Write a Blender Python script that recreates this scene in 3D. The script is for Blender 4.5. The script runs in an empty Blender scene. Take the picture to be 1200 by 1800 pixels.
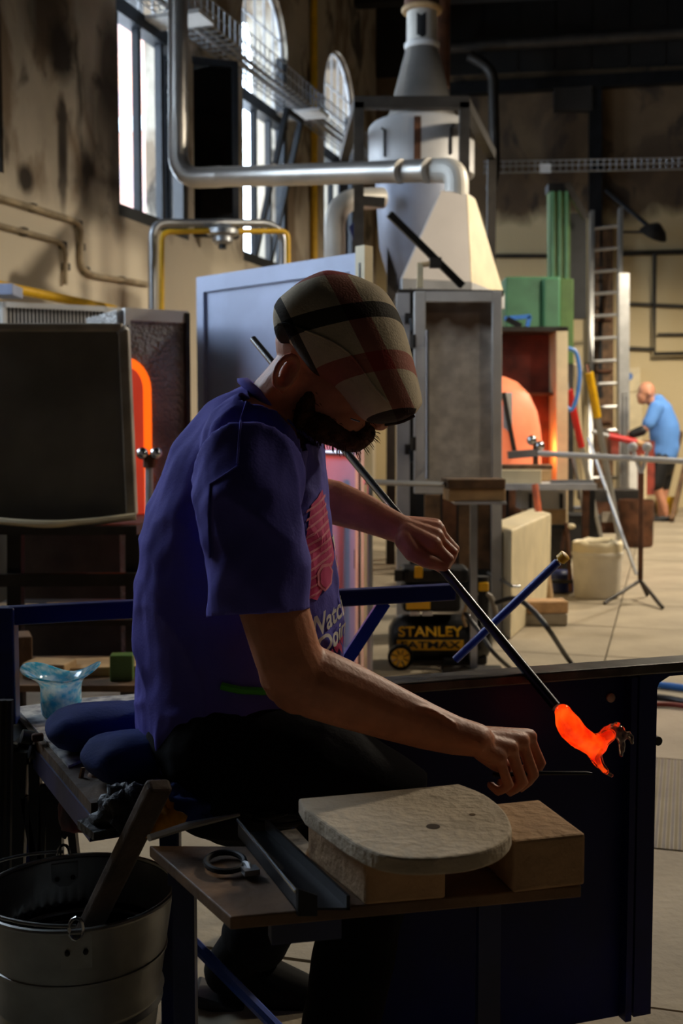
import bpy, bmesh, math, random
from mathutils import Vector, Matrix, noise
from mathutils.bvhtree import BVHTree
R = math.radians
random.seed(7)
SC = bpy.context.scene
COL = SC.collection

# ---------------------------------------------------------------- camera
CAM_H = 1.05
FPX = 2000.0
PITCH = math.atan2(145.0, FPX)
cam_d = bpy.data.cameras.new('camera')
cam = bpy.data.objects.new('camera', cam_d)
COL.objects.link(cam)
cam.location = (0, 0, CAM_H)
cam.rotation_euler = (math.pi / 2 - PITCH, 0, 0)
cam_d.sensor_fit = 'VERTICAL'
cam_d.sensor_height = 36.0
cam_d.sensor_width = 24.0
cam_d.lens = 40.0
cam_d.clip_start = 0.05
cam_d.dof.use_dof = True
cam_d.dof.focus_distance = 1.78
cam_d.dof.aperture_fstop = 6.0
SC.camera = cam

# ---------------------------------------------------------------- exposure
vs = SC.view_settings
vs.view_transform = 'Standard'
vs.look = 'None'
vs.gamma = 1.0
vs.use_curve_mapping = False
vs.exposure = -0.25

# ---------------------------------------------------------------- sky: overcast daylight outside the hall
world = bpy.data.worlds.new('sky')
SC.world = world
world.use_nodes = True
bg = world.node_tree.nodes['Background']
bg.inputs['Color'].default_value = (0.74, 0.86, 1.0, 1)
bg.inputs['Strength'].default_value = 16.0

# ---------------------------------------------------------------- lamps of the hall (their housings are built further down)
def lamp(name, kind, loc, target, power, color, size=0.4, spot=None, blend=0.6):
    d = bpy.data.lights.new(name, kind)
    d.energy = power
    d.color = color
    if kind == 'AREA':
        d.shape = 'DISK'
        d.size = size
        if spot: d.spread = spot
    else:
        d.shadow_soft_size = size
    if kind == 'SPOT':
        d.spot_size = spot
        d.spot_blend = blend
    o = bpy.data.objects.new(name, d)
    COL.objects.link(o)
    o.location = loc
    if target is not None:
        v = Vector(target) - Vector(loc)
        o.rotation_euler = v.to_track_quat('-Z', 'Y').to_euler()
    return o
WARM = (1.0, 0.87, 0.68)
LAMPS = [((3.7, 4.2, 4.1), 170), ((3.9, 7.2, 4.1), 950), ((4.6, 11.2, 4.1), 1050)]  # unseen lamps right of the frame, nearest one added to brighten the kiln door
for k, (lc, pw) in enumerate(LAMPS):
    lamp('unseen_lamp_light', 'SPOT', lc, (lc[0] - 1.1, lc[1] + 0.3, 0), pw, WARM, 0.16, R(150), 0.5)

# ---------------------------------------------------------------- helpers
def at(px, py, Y):
    """world point on the sight line through image point (px, py) at depth Y"""
    a = (px - 600.0) / FPX
    b = (900.0 - py) / FPX
    s, c = math.sin(PITCH), math.cos(PITCH)
    d = Vector((a, c + b * s, -s + b * c))
    return Vector((0, 0, CAM_H)) + d * (Y / d.y)
def onz(px, py, z):
    p = at(px, py, 1.0) - Vector((0, 0, CAM_H))
    t = (z - CAM_H) / p.z
    return Vector((0, 0, CAM_H)) + p * t
def onplane(px, py, p0, n):
    o = Vector((0, 0, CAM_H))
    d = at(px, py, 1.0) - o
    t = (Vector(p0) - o).dot(Vector(n)) / d.dot(Vector(n))
    return o + d * t

WL = {}                      # world location of every object built
def wl(o):
    return WL.get(o.name, Vector((0, 0, 0))) if o else Vector((0, 0, 0))

class MB:
    def __init__(self):
        self.v = []; self.f = []; self.uv = None
    def add(self, vs, fs):
        n = len(self.v)
        self.v += [Vector(p) for p in vs]
        self.f += [tuple(i + n for i in f) for f in fs]
        return self
    def hexa(self, p):       # 8 points: bottom ring then top ring
        return self.add(p, [(3, 2, 1, 0), (4, 5, 6, 7), (0, 1, 5, 4), (1, 2, 6, 5), (2, 3, 7, 6), (3, 0, 4, 7)])
    def box(self, c, s, rz=0.0, rot=None):
        c = Vector(c); hx, hy, hz = s[0] / 2, s[1] / 2, s[2] / 2
        m = rot if rot is not None else Matrix.Rotation(rz, 3, 'Z')
        p = [c + m @ Vector(q) for q in ((-hx, -hy, -hz), (hx, -hy, -hz), (hx, hy, -hz), (-hx, hy, -hz),
                                         (-hx, -hy, hz), (hx, -hy, hz), (hx, hy, hz), (-hx, hy, hz))]
        return self.hexa(p)
    def bar(self, a, b, w, h, up=(0, 0, 1), ext=0.0):
        """square bar from a to b, width w sideways, h along up"""
        a = Vector(a); b = Vector(b); d = (b - a).normalized()
        a = a - d * ext; b = b + d * ext
        u = Vector(up)
        if abs(d.dot(u)) > 0.95: u = Vector((0, 1, 0))
        s = d.cross(u).normalized(); u = s.cross(d).normalized()
        s *= w / 2; u *= h / 2
        return self.hexa([a - s - u, a + s - u, b + s - u, b - s - u, a - s + u, a + s + u, b + s + u, b - s + u])
    def tube(self, path, r, n=10, caps=True, closed=False):
        pts = [Vector(p) for p in path]
        m = len(pts)
        rs = r if isinstance(r, (list, tuple)) else [r] * m
        tang = []
        for i in range(m):
            if closed: t = pts[(i + 1) % m] - pts[i - 1]
            else: t = pts[min(i + 1, m - 1)] - pts[max(i - 1, 0)]
            tang.append(t.normalized())
        u = Vector((0, 0, 1))
        if abs(tang[0].dot(u)) > 0.9: u = Vector((0, 1, 0))
        vs = []
        for i in range(m):
            t = tang[i]
            u = (u - t * u.dot(t)).normalized()
            w = t.cross(u)
            for k in range(n):
                an = 2 * math.pi * k / n
                vs.append(pts[i] + (u * math.cos(an) + w * math.sin(an)) * rs[i])
        fs = []
        for i in range(m if closed else m - 1):
            j = (i + 1) % m
            for k in range(n):
                k2 = (k + 1) % n
                fs.append((i * n + k, i * n + k2, j * n + k2, j * n + k))
        if caps and not closed:
            fs.append(tuple(range(n - 1, -1, -1)))
            fs.append(tuple((m - 1) * n + k for k in range(n)))
        return self.add(vs, fs)
    def lathe(self, prof, c, n=32, axis=(0, 0, 1), cap=True):
        """prof: (radius, height) list"""
        c = Vector(c); q = Vector((0, 0, 1)).rotation_difference(Vector(axis))
        vs = []; fs = []
        for r, z in prof:
            for k in range(n):
                an = 2 * math.pi * k / n
                vs.append(c + q @ Vector((r * math.cos(an), r * math.sin(an), z)))
        for i in range(len(prof) - 1):
            for k in range(n):
                k2 = (k + 1) % n
                fs.append((i * n + k, i * n + k2, (i + 1) * n + k2, (i + 1) * n + k))
        if cap:
            fs.append(tuple(range(n - 1, -1, -1)))
            fs.append(tuple((len(prof) - 1) * n + k for k in range(n)))
        return self.add(vs, fs)
    def prism(self, poly, off):
        """planar polygon swept by the vector off"""
        p = [Vector(q) for q in poly]; off = Vector(off); n = len(p)
        nrm = Vector((0, 0, 0))
        for i in range(n):
            nrm += (p[i] - p[0]).cross(p[(i + 1) % n] - p[0])
        if nrm.dot(off) > 0: p.reverse()
        fs = [tuple(range(n)), tuple(range(2 * n - 1, n - 1, -1))]
        fs += [((i + 1) % n, i, i + n, (i + 1) % n + n) for i in range(n)]
        return self.add(p + [q + off for q in p], fs)
    def ell(self, c, r, axes=None, nu=20, nv=12):
        c = Vector(c)
        ax = axes or (Vector((1, 0, 0)), Vector((0, 1, 0)), Vector((0, 0, 1)))
        vs = []; fs = []
        for i in range(nv + 1):
            ph = math.pi * i / nv
            for k in range(nu):
                th = 2 * math.pi * k / nu
                vs.append(c + ax[0] * (r[0] * math.sin(ph) * math.cos(th)) + ax[1] * (r[1] * math.sin(ph) * math.sin(th)) + ax[2] * (r[2] * math.cos(ph)))
        for i in range(nv):
            for k in range(nu):
                k2 = (k + 1) % nu
                fs.append((i * nu + k, (i + 1) * nu + k, (i + 1) * nu + k2, i * nu + k2))
        return self.add(vs, fs)
    def rings(self, rings, caps=True):
        """list of rings of equal vertex count"""
        n = len(rings[0]); vs = [p for r in rings for p in r]; fs = []
        for i in range(len(rings) - 1):
            for k in range(n):
                k2 = (k + 1) % n
                fs.append((i * n + k, i * n + k2, (i + 1) * n + k2, (i + 1) * n + k))
        if caps:
            fs.append(tuple(range(n - 1, -1, -1)))
            fs.append(tuple((len(rings) - 1) * n + k for k in range(n)))
        return self.add(vs, fs)
    def bbox(self):
        xs = [p.x for p in self.v]; ys = [p.y for p in self.v]; zs = [p.z for p in self.v]
        return Vector(((min(xs) + max(xs)) / 2, (min(ys) + max(ys)) / 2, min(zs)))
    def build(self, name, mat, parent=None, smooth=False, bevel=0.0, seg=2, fix=True, angle=40):
        org = wl(parent) if parent else self.bbox()
        me = bpy.data.meshes.new(name)
        me.from_pydata([tuple(p - org) for p in self.v], [], self.f)
        if fix:
            bm = bmesh.new(); bm.from_mesh(me)
            bmesh.ops.remove_doubles(bm, verts=bm.verts, dist=1e-6)
            bmesh.ops.recalc_face_normals(bm, faces=bm.faces)
            bm.to_mesh(me); bm.free()
        return put(name, me, mat, parent, org, smooth, bevel, seg, angle)

def put(name, me, mat, parent, org, smooth=False, bevel=0.0, seg=2, angle=40):
    o = bpy.data.objects.new(name, me)
    COL.objects.link(o)
    if mat: me.materials.append(mat)
    if parent:
        o.parent = parent
    else:
        o.location = org
    WL[o.name] = Vector(org)
    if smooth:
        me.polygons.foreach_set('use_smooth', [True] * len(me.polygons))
        if angle < 180:
            me.set_sharp_from_angle(angle=R(angle))
    if bevel:
        b = o.modifiers.new('bevel', 'BEVEL')
        b.width = bevel; b.segments = seg; b.limit_method = 'ANGLE'; b.angle_limit = R(40)
    return o

def tag(o, label, cat, group=None):
    o['label'] = label; o['category'] = cat
    if group: o['group'] = group
    return o
def thing(name, loc, label, cat, group=None):
    o = bpy.data.objects.new(name, None)
    o.empty_display_size = 0.1
    COL.objects.link(o); o.location = loc
    WL[o.name] = Vector(loc)
    return tag(o, label, cat, group)
def struct(o):
    o['kind'] = 'structure'; return o
def clone_part(src, parent, offset=(0, 0, 0), rot=None, name=None):
    c = src.copy(); COL.objects.link(c)
    if name: c.name = name
    c.parent = parent
    c.location = Vector(src.location) + Vector(offset)
    if rot: c.rotation_euler = rot
    return c

def arc(c, r, a0, a1, u, v, n=8):
    c = Vector(c); u = Vector(u); v = Vector(v)
    return [c + u * (r * math.cos(a0 + (a1 - a0) * i / n)) + v * (r * math.sin(a0 + (a1 - a0) * i / n)) for i in range(n + 1)]
def bend(path, r, n=6):
    """round the corners of a polyline"""
    p = [Vector(q) for q in path]; out = [p[0]]
    for i in range(1, len(p) - 1):
        a = (p[i - 1] - p[i]); b = (p[i + 1] - p[i])
        k = min(r, a.length * 0.49, b.length * 0.49)
        A = p[i] + a.normalized() * k; B = p[i] + b.normalized() * k
        for j in range(n + 1):
            t = j / n
            out.append(A * (1 - t) ** 2 + p[i] * 2 * t * (1 - t) + B * t * t)
    out.append(p[-1])
    return out
def spline(path, n=8):
    p = [Vector(q) for q in path]; out = []
    for i in range(len(p) - 1):
        p0 = p[max(i - 1, 0)]; p1 = p[i]; p2 = p[i + 1]; p3 = p[min(i + 2, len(p) - 1)]
        for j in range(n):
            t = j / n
            out.append(0.5 * ((2 * p1) + (p2 - p0) * t + (2 * p0 - 5 * p1 + 4 * p2 - p3) * t * t + (3 * p1 - p0 - 3 * p2 + p3) * t ** 3))
    out.append(p[-1])
    return out

# ---------------------------------------------------------------- materials
def M(name, col, rough=0.6, metal=0.0, var=0.12, scale=6.0, bump=0.0, bscale=40.0, col2=None, lo=0.35, hi=0.65, emit=0.0, ecol=None, spec=0.5, detail=6.0):
    m = bpy.data.materials.new(name); m.use_nodes = True
    nt = m.node_tree; N = nt.nodes; L = nt.links
    b = N['Principled BSDF']
    b.inputs['Roughness'].default_value = rough
    b.inputs['Metallic'].default_value = metal
    b.inputs['Specular IOR Level'].default_value = spec
    tc = N.new('ShaderNodeTexCoord')
    nz = N.new('ShaderNodeTexNoise'); nz.inputs['Scale'].default_value = scale; nz.inputs['Detail'].default_value = detail
    L.new(tc.outputs['Object'], nz.inputs['Vector'])
    rp = N.new('ShaderNodeValToRGB')
    c2 = col2 or tuple(c * (1 - var * 2.2) for c in col)
    rp.color_ramp.elements[0].position = lo; rp.color_ramp.elements[1].position = hi
    rp.color_ramp.elements[0].color = (*c2, 1); rp.color_ramp.elements[1].color = (*col, 1)
    L.new(nz.outputs['Fac'], rp.inputs['Fac'])
    L.new(rp.outputs['Color'], b.inputs['Base Color'])
    if bump:
        n2 = N.new('ShaderNodeTexNoise'); n2.inputs['Scale'].default_value = bscale; n2.inputs['Detail'].default_value = 5
        L.new(tc.outputs['Object'], n2.inputs['Vector'])
        bp = N.new('ShaderNodeBump'); bp.inputs['Strength'].default_value = bump; bp.inputs['Distance'].default_value = 0.01
        L.new(n2.outputs['Fac'], bp.inputs['Height']); L.new(bp.outputs['Normal'], b.inputs['Normal'])
    if emit:
        b.inputs['Emission Color'].default_value = (*(ecol or col), 1)
        b.inputs['Emission Strength'].default_value = emit
    return m
def node(m, t, **kw):
    n = m.node_tree.nodes.new(t)
    for k, v in kw.items(): setattr(n, k, v)
    return n
def link(m, a, b): m.node_tree.links.new(a, b)
def S(r, g, b):
    return tuple(((c / 255.0) / 12.92 if c <= 10 else ((c / 255.0 + 0.055) / 1.055) ** 2.4) for c in (r, g, b))
m_steel = M('galvanised steel', S(175, 178, 182), 0.38, 0.85, 0.1, 5)
m_duct = M('zinc duct', S(190, 186, 180), 0.32, 0.75, 0.1, 4)
m_ductw = M('painted duct', S(205, 200, 190), 0.5, 0.2, 0.1, 4)
m_silver = M('bright steel', S(200, 202, 205), 0.22, 1.0, 0.06, 10)
m_dark = M('black steel', S(30, 31, 34), 0.45, 0.4, 0.2, 9)
m_black = M('black rubber', S(18, 18, 20), 0.6, 0.0, 0.2, 9)
m_iron = M('sooty iron', S(62, 58, 54), 0.55, 0.5, 0.2, 8, 0.2)
m_frame = M('window frame paint', S(34, 38, 44), 0.5, 0.2, 0.15, 10)
m_blue = M('dark blue enamel', S(18, 34, 92), 0.42, 0.0, 0.22, 7, 0.08, 30)
m_bluetube = M('blue tube paint', S(30, 70, 170), 0.35, 0.0, 0.15, 12)
m_yellow = M('gas pipe yellow', S(225, 175, 10), 0.45, 0, 0.1, 10)
m_grey = M('pale grey paint', S(188, 188, 190), 0.5, 0.05, 0.1, 5, 0.05)
m_lilac = M('pale blue grey paint', S(158, 168, 196), 0.45, 0.05, 0.08, 4, 0.05)
m_cream = M('cream paint', S(224, 208, 170), 0.55, 0, 0.08, 6, 0.05)
m_white = M('white paint', S(228, 226, 222), 0.5, 0, 0.08, 6, 0.03)
m_green = M('machine green paint', S(74, 130, 94), 0.45, 0, 0.12, 5)
m_green2 = M('machine column green', S(84, 118, 54), 0.45, 0.05, 0.15, 6)
m_brick = M('fire brick', S(204, 164, 122), 0.9, 0, 0.12, 14, 0.5, 60)
m_stone = M('pale refractory slab', S(206, 188, 162), 0.9, 0, 0.1, 18, 0.5, 70, lo=0.3, hi=0.6)
m_wood = M('worn wood', S(120, 90, 62), 0.7, 0, 0.3, 9, 0.3, 50)
m_plank = M('pale timber', S(196, 160, 112), 0.7, 0, 0.2, 7, 0.2, 40)
m_rust = M('rusty steel', S(116, 76, 52), 0.75, 0.3, 0.3, 8, 0.3)
m_red = M('red paint', S(205, 28, 30), 0.4, 0, 0.1, 9)
m_orange = M('wood with glow painted in', S(215, 100, 50), 0.5, 0, 0.15, 9)
m_rubber = M('dark cable', S(28, 26, 26), 0.5, 0, 0.1, 9)
m_bluehose = M('blue hose', S(70, 130, 215), 0.4, 0, 0.1, 9)
m_alu = M('aluminium', S(190, 190, 188), 0.35, 0.6, 0.08, 9)
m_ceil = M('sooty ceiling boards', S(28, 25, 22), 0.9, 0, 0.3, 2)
m_conc = M('concrete', S(172, 158, 134), 0.85, 0, 0.12, 3.0, 0.35, 45, detail=10)
m_ground = M('floor bed', S(90, 82, 70), 0.95, 0, 0.2, 4)
m_water = M('dark water', S(8, 10, 12), 0.05, 0, 0.1, 3)

# ridged floor slab
m_ridge = M('ridged concrete', S(160, 148, 126), 0.85, 0, 0.12, 4)
_w = node(m_ridge, 'ShaderNodeTexWave', wave_type='BANDS', bands_direction='X'); _w.inputs['Scale'].default_value = 16
_tc = node(m_ridge, 'ShaderNodeTexCoord'); _mp = node(m_ridge, 'ShaderNodeMapping'); _mp.inputs['Rotation'].default_value = (0, 0, R(17)); link(m_ridge, _tc.outputs['Object'], _mp.inputs['Vector']); link(m_ridge, _mp.outputs[0], _w.inputs['Vector'])
_bp = node(m_ridge, 'ShaderNodeBump'); _bp.inputs['Distance'].default_value = 0.012; _bp.inputs['Strength'].default_value = 0.8
link(m_ridge, _w.outputs['Fac'], _bp.inputs['Height']); link(m_ridge, _bp.outputs['Normal'], m_ridge.node_tree.nodes['Principled BSDF'].inputs['Normal'])

# clear window glass: lets daylight through, a faint gloss on top
def glass(name, tint, gloss=0.06):
    m = bpy.data.materials.new(name); m.use_nodes = True; nt = m.node_tree
    for n in list(nt.nodes):
        if n.type == 'BSDF_PRINCIPLED': nt.nodes.remove(n)
    tr = nt.nodes.new('ShaderNodeBsdfTransparent'); tr.inputs['Color'].default_value = (*tint, 1)
    gl = nt.nodes.new('ShaderNodeBsdfGlossy'); gl.inputs['Roughness'].default_value = 0.05
    mx = nt.nodes.new('ShaderNodeMixShader'); mx.inputs[0].default_value = gloss
    nt.links.new(tr.outputs[0], mx.inputs[1]); nt.links.new(gl.outputs[0], mx.inputs[2])
    nt.links.new(mx.outputs[0], nt.nodes['Material Output'].inputs['Surface'])
    return m
m_pane = glass('window glass', (0.93, 0.95, 0.97))
m_dpane = glass('dark window glass', (0.10, 0.09, 0.08), 0.12)  # pane tinted dark for the open casement

# plaster: pale limewash, a peeling brown and sooty band above the sills
def plaster(name, base, low, stain, soot, line, amount, blobs=()):
    m = M(name, base, 0.9, 0, 0.1, 2.2, 0.55, 9, detail=9)
    nt = m.node_tree; b = nt.nodes['Principled BSDF']
    rp = [n for n in nt.nodes if n.type == 'VALTORGB'][0]
    g = node(m, 'ShaderNodeNewGeometry'); sx = node(m, 'ShaderNodeSeparateXYZ'); link(m, g.outputs['Position'], sx.inputs[0])
    def nz(sc, det, off=0):
        n = node(m, 'ShaderNodeTexNoise'); n.inputs['Scale'].default_value = sc; n.inputs['Detail'].default_value = det; n.inputs['Distortion'].default_value = 0.6
        mp = node(m, 'ShaderNodeMapping'); mp.inputs['Location'].default_value = (off, off * 2, off); mp.inputs['Scale'].default_value = (1, 1, 0.55)
        link(m, g.outputs['Position'], mp.inputs['Vector']); link(m, mp.outputs[0], n.inputs['Vector'])
        return n.outputs['Fac']
    def ramp(src, a, c):
        r = node(m, 'ShaderNodeMapRange'); r.inputs['From Min'].default_value = a; r.inputs['From Max'].default_value = c
        r.clamp = True; link(m, src, r.inputs['Value']); return r.outputs[0]
    def math2(op, x, y):
        n = node(m, 'ShaderNodeMath', operation=op); n.use_clamp = op != 'ADD'
        for i, q in enumerate((x, y)):
            if isinstance(q, (int, float)): n.inputs[i].default_value = q
            else: link(m, q, n.inputs[i])
        return n.outputs[0]
    def mix(fac, c1, c2):
        n = node(m, 'ShaderNodeMix', data_type='RGBA'); link(m, fac, n.inputs['Factor'])
        for i, q in ((6, c1), (7, c2)):
            if isinstance(q, tuple): n.inputs[i].default_value = (*q, 1)
            else: link(m, q, n.inputs[i])
        return n.outputs[2]
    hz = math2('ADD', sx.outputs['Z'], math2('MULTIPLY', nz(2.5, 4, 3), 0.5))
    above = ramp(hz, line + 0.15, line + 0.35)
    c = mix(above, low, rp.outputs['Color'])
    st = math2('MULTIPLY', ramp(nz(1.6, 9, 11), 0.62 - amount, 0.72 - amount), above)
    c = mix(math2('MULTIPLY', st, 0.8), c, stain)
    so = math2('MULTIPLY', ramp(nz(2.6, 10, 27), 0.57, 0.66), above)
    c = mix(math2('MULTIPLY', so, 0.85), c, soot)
    # single damp and soot marks of their own shape
    if blobs:
        nd = node(m, 'ShaderNodeTexNoise'); nd.inputs['Scale'].default_value = 5.0; nd.inputs['Detail'].default_value = 7
        link(m, g.outputs['Position'], nd.inputs['Vector'])
    for (pos, sc, wgt) in blobs:
        sb = node(m, 'ShaderNodeVectorMath', operation='SUBTRACT'); link(m, g.outputs['Position'], sb.inputs[0]); sb.inputs[1].default_value = tuple(pos)
        dv_ = node(m, 'ShaderNodeVectorMath', operation='DIVIDE'); link(m, sb.outputs[0], dv_.inputs[0]); dv_.inputs[1].default_value = sc
        ln = node(m, 'ShaderNodeVectorMath', operation='LENGTH'); link(m, dv_.outputs[0], ln.inputs[0])
        dd_ = math2('ADD', ln.outputs['Value'], math2('MULTIPLY', nd.outputs['Fac'], 2.2))
        c = mix(math2('MULTIPLY', ramp(dd_, 2.25, 1.6), wgt), c, soot)
    link(m, c, b.inputs['Base Color'])
    return m
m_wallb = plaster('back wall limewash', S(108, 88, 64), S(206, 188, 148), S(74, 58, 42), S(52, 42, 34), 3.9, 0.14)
m_walld = M('dark hall plaster', S(44, 40, 36), 0.9, 0, 0.2, 1.5)

# ================================================================ STRUCTURE
# floor: bed plus slabs with open joints
floor = struct(MB().box((0.8, 6.7, -0.15), (15.5, 21.0, 0.26)).build('floor', m_ground))
AX = R(-16)
ux = Vector((math.cos(AX), math.sin(AX), 0)); uy = Vector((-math.sin(AX), math.cos(AX), 0))
SLX, SLY = 1.6, 0.82
o0 = Vector((0.55, 2.86, 0))
slab_me = {}
for kind, mt in (('plain', m_conc), ('ridged', m_ridge)):
    b = MB().box((0, 0, -0.02), (SLX - 0.008, SLY - 0.008, 0.04), AX)
    me = bpy.data.meshes.new('floor_slab'); me.from_pydata([tuple(p) for p in b.v], [], b.f); me.materials.append(mt)
    slab_me[kind] = me
for i in range(-6, 5):
    for j in range(-4, 18):
        c = o0 + ux * (SLX * (i + 0.5)) + uy * (SLY * (j + 0.5))
        if not (-4.2 + 0.325 * c.y < c.x < 5.6 and -0.4 < c.y < 15.0): continue
        if c.x > 0.30 * c.y + 1.6: continue
        o = bpy.data.objects.new('floor_slab', slab_me['ridged' if (j == 0 and i in (0, 1)) else 'plain'])
        COL.objects.link(o); o.parent = floor
        o.location = c - wl(floor) + Vector((0, 0, random.uniform(-0.002, 0.001)))

# long wall on the left with arched windows
X0, SL = -4.7, 0.325
wdir = Vector((SL, 1, 0)); wn = Vector((1, -SL, 0)).normalized()        # wn points into the hall
def wp(y, z, d=0.0):
    """point on the left wall: depth y, height z, d metres into the hall"""
    return Vector((X0 + SL * y, y, z)) + wn * d
SILL, TRANS, SPRING, CROWN, TOPZ, TH = 2.73, 4.36, 5.05, 5.68, 6.8, 0.42
ADDED_WIN = (3.6, 6.0, 1.9, 5.0)                       # unseen wide window left of the frame, added to light the worker's back
WIN = [(6.43, 7.63), (9.08, 10.28), (11.46, 12.66), (13.82, 15.0)]
_ow = lambda x, y: onplane(x, y, wp(0, 0, 0), wn)
BLOBS = [(_ow(x, y), (a_, a_, b_), w_) for x, y, a_, b_, w_ in ((107, 88, .16, .22, .95), (196, 130, .22, .45, .85), (188, 220, .25, .40, .8), (205, 320, .14, .4, .85), (110, 245, .07, .3, .9), (45, 314, .10, .10, .95), (165, 330, .3, .3, .6), (110, 300, .06, .3, .8), (80, 30, .3, .3, .6))]
m_wall = plaster('peeling limewash', S(188, 176, 158), S(210, 198, 176), S(112, 90, 66), S(44, 36, 30), 2.75, 0.13, BLOBS)
wb = MB()
edges = [-3.5, ADDED_WIN[0], ADDED_WIN[1]] + [q for w in WIN for q in w] + [16.9]
for i in range(0, len(edges), 2):
    a, c = edges[i], edges[i + 1]
    wb.prism([wp(a, 0), wp(c, 0), wp(c, TOPZ), wp(a, TOPZ)], -wn * TH)
for z0_, z1_ in ((0, ADDED_WIN[2]), (ADDED_WIN[3], TOPZ)):
    wb.prism([wp(ADDED_WIN[0], z0_), wp(ADDED_WIN[1], z0_), wp(ADDED_WIN[1], z1_), wp(ADDED_WIN[0], z1_)], -wn * TH)
for a, c in WIN:
    wb.prism([wp(a, 0), wp(c, 0), wp(c, SILL), wp(a, SILL)], -wn * TH)
    mid, hw = (a + c) / 2, (c - a) / 2
    ar = [(mid - hw * math.cos(math.pi * k / 16), SPRING + (CROWN - SPRING) * math.sin(math.pi * k / 16)) for k in range(17)]
    for k in range(16):
        (y1, z1), (y2, z2) = ar[k], ar[k + 1]
        wb.prism([wp(y1, z1), wp(y2, z2), wp(y2, TOPZ), wp(y1, TOPZ)], -wn * TH)
wall_left = struct(wb.build('wall_left', m_wall))

# windows
GD = -0.07                                             # glass line inside the wall thickness
def window(idx, a, c, opened=None):
    mid, hw = (a + c) / 2, (c - a) / 2
    w = bpy.data.objects.new('window_%d' % idx, None); COL.objects.link(w); struct(w)
    w.location = wp(mid, SILL, GD); WL[w.name] = Vector(w.location)
    fb = lambda p, q, wd=0.07, hh=0.07: MB().bar(p, q, wd, hh, up=wn)
    fb(wp(a, SILL + .04, GD), wp(c, SILL + .04, GD), .12, .12).build('sill_rail', m_frame, w)
    fb(wp(a, TRANS, GD), wp(c, TRANS, GD), .12, .14).build('transom', m_frame, w)
    for y in (a + .03, c - .03):
        fb(wp(y, SILL, GD), wp(y, SPRING, GD), .07, .1).build('frame_post', m_frame, w)
    ys = [a + .03, a + (c - a) * .36, a + (c - a) * .68, c - .03]
    for y in ys[1:3]:
        fb(wp(y, SILL, GD), wp(y, TRANS, GD), .05, .06).build('mullion', m_frame, w)
    # casement panes
    for k in range(3):
        if opened and k in opened: continue
        p = MB().prism([wp(ys[k], SILL + .06, GD), wp(ys[k + 1], SILL + .06, GD), wp(ys[k + 1], TRANS - .06, GD), wp(ys[k], TRANS - .06, GD)], -wn * .006)
        p.build('pane', m_pane, w)
    # arched light above the transom: thin bars and its panes
    def topz(y):
        t = max(-1, min(1, (y - mid) / hw)); return SPRING + (CROWN - SPRING) * math.sqrt(max(0, 1 - t * t))
    n = 5
    yy = [a + (c - a) * k / n for k in range(n + 1)]
    for y in yy[1:-1]:
        fb(wp(y, TRANS, GD), wp(y, topz(y), GD), .012, .02).build('glazing_bar', m_grey, w)
    for z in (TRANS + .55, SPRING + .18):
        dy = hw if z < SPRING else hw * math.sqrt(1 - ((z - SPRING) / (CROWN - SPRING)) ** 2)
        fb(wp(mid - dy, z, GD), wp(mid + dy, z, GD), .012, .02).build('glazing_bar', m_grey, w)
    ring = [wp(mid - hw * .985 * math.cos(math.pi * k / 14), SPRING + (CROWN - SPRING) * .985 * math.sin(math.pi * k / 14), GD) for k in range(15)]
    MB().tube(ring, .022, 6).build('arch_frame', m_grey, w)
    for k in range(n):
        ya, yc = yy[k] + .008, yy[k + 1] - .008
        sub = [ya + (yc - ya) * q / 4 for q in range(5)]
        poly = [wp(ya, TRANS + .05, GD), wp(yc, TRANS + .05, GD)] + [wp(y, topz(y) - .01, GD) for y in reversed(sub)]
        MB().prism(poly, -wn * .005).build('arch_pane', m_pane, w)
    portal(a, c, SILL, CROWN)
    return w
def portal(a, c, z0, z1):
    # daylight comes through here
    mid = (a + c) / 2
    pd = bpy.data.lights.new('window_daylight', 'AREA'); pd.shape = 'RECTANGLE'
    pd.size = (c - a) * 1.03; pd.size_y = z1 - z0
    pd.cycles.is_portal = True
    po = bpy.data.objects.new('window_daylight', pd); COL.objects.link(po)
    po.location = wp(mid, (z0 + z1) / 2, -TH - .02)
    po.rotation_euler = wn.to_track_quat('-Z', 'Y').to_euler()
wins = []
for k, (a, c) in enumerate(WIN):
    wins.append(window(k + 1, a, c, opened={1: (2,), 2: (1,)}.get(k)))

portal(*ADDED_WIN)
dw = bpy.data.objects.new('window_%d' % (len(WIN) + 1), None); COL.objects.link(dw); struct(dw)  # unseen window added to light the worker's back
dw.location = wp(4.8, ADDED_WIN[2], GD); WL[dw.name] = Vector(dw.location)
for k in range(5):
    y = ADDED_WIN[0] + (ADDED_WIN[1] - ADDED_WIN[0]) * k / 4
    MB().bar(wp(y, ADDED_WIN[2], GD), wp(y, ADDED_WIN[3], GD), .05, .06).build('mullion', m_frame, dw)
for k in range(4):
    z = ADDED_WIN[2] + (ADDED_WIN[3] - ADDED_WIN[2]) * k / 3
    MB().bar(wp(ADDED_WIN[0], z, GD), wp(ADDED_WIN[1], z, GD), .05, .06).build('glazing_bar', m_frame, dw)
for i_ in range(4):
    for k in range(3):
        y0_ = ADDED_WIN[0] + (ADDED_WIN[1] - ADDED_WIN[0]) * i_ / 4; y1_ = ADDED_WIN[0] + (ADDED_WIN[1] - ADDED_WIN[0]) * (i_ + 1) / 4
        z0_ = ADDED_WIN[2] + (ADDED_WIN[3] - ADDED_WIN[2]) * k / 3; z1_ = ADDED_WIN[2] + (ADDED_WIN[3] - ADDED_WIN[2]) * (k + 1) / 3
        MB().prism([wp(y0_, z0_, GD), wp(y1_, z0_, GD), wp(y1_, z1_, GD), wp(y0_, z1_, GD)], -wn * .006).build('pane', m_pane, dw)
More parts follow.
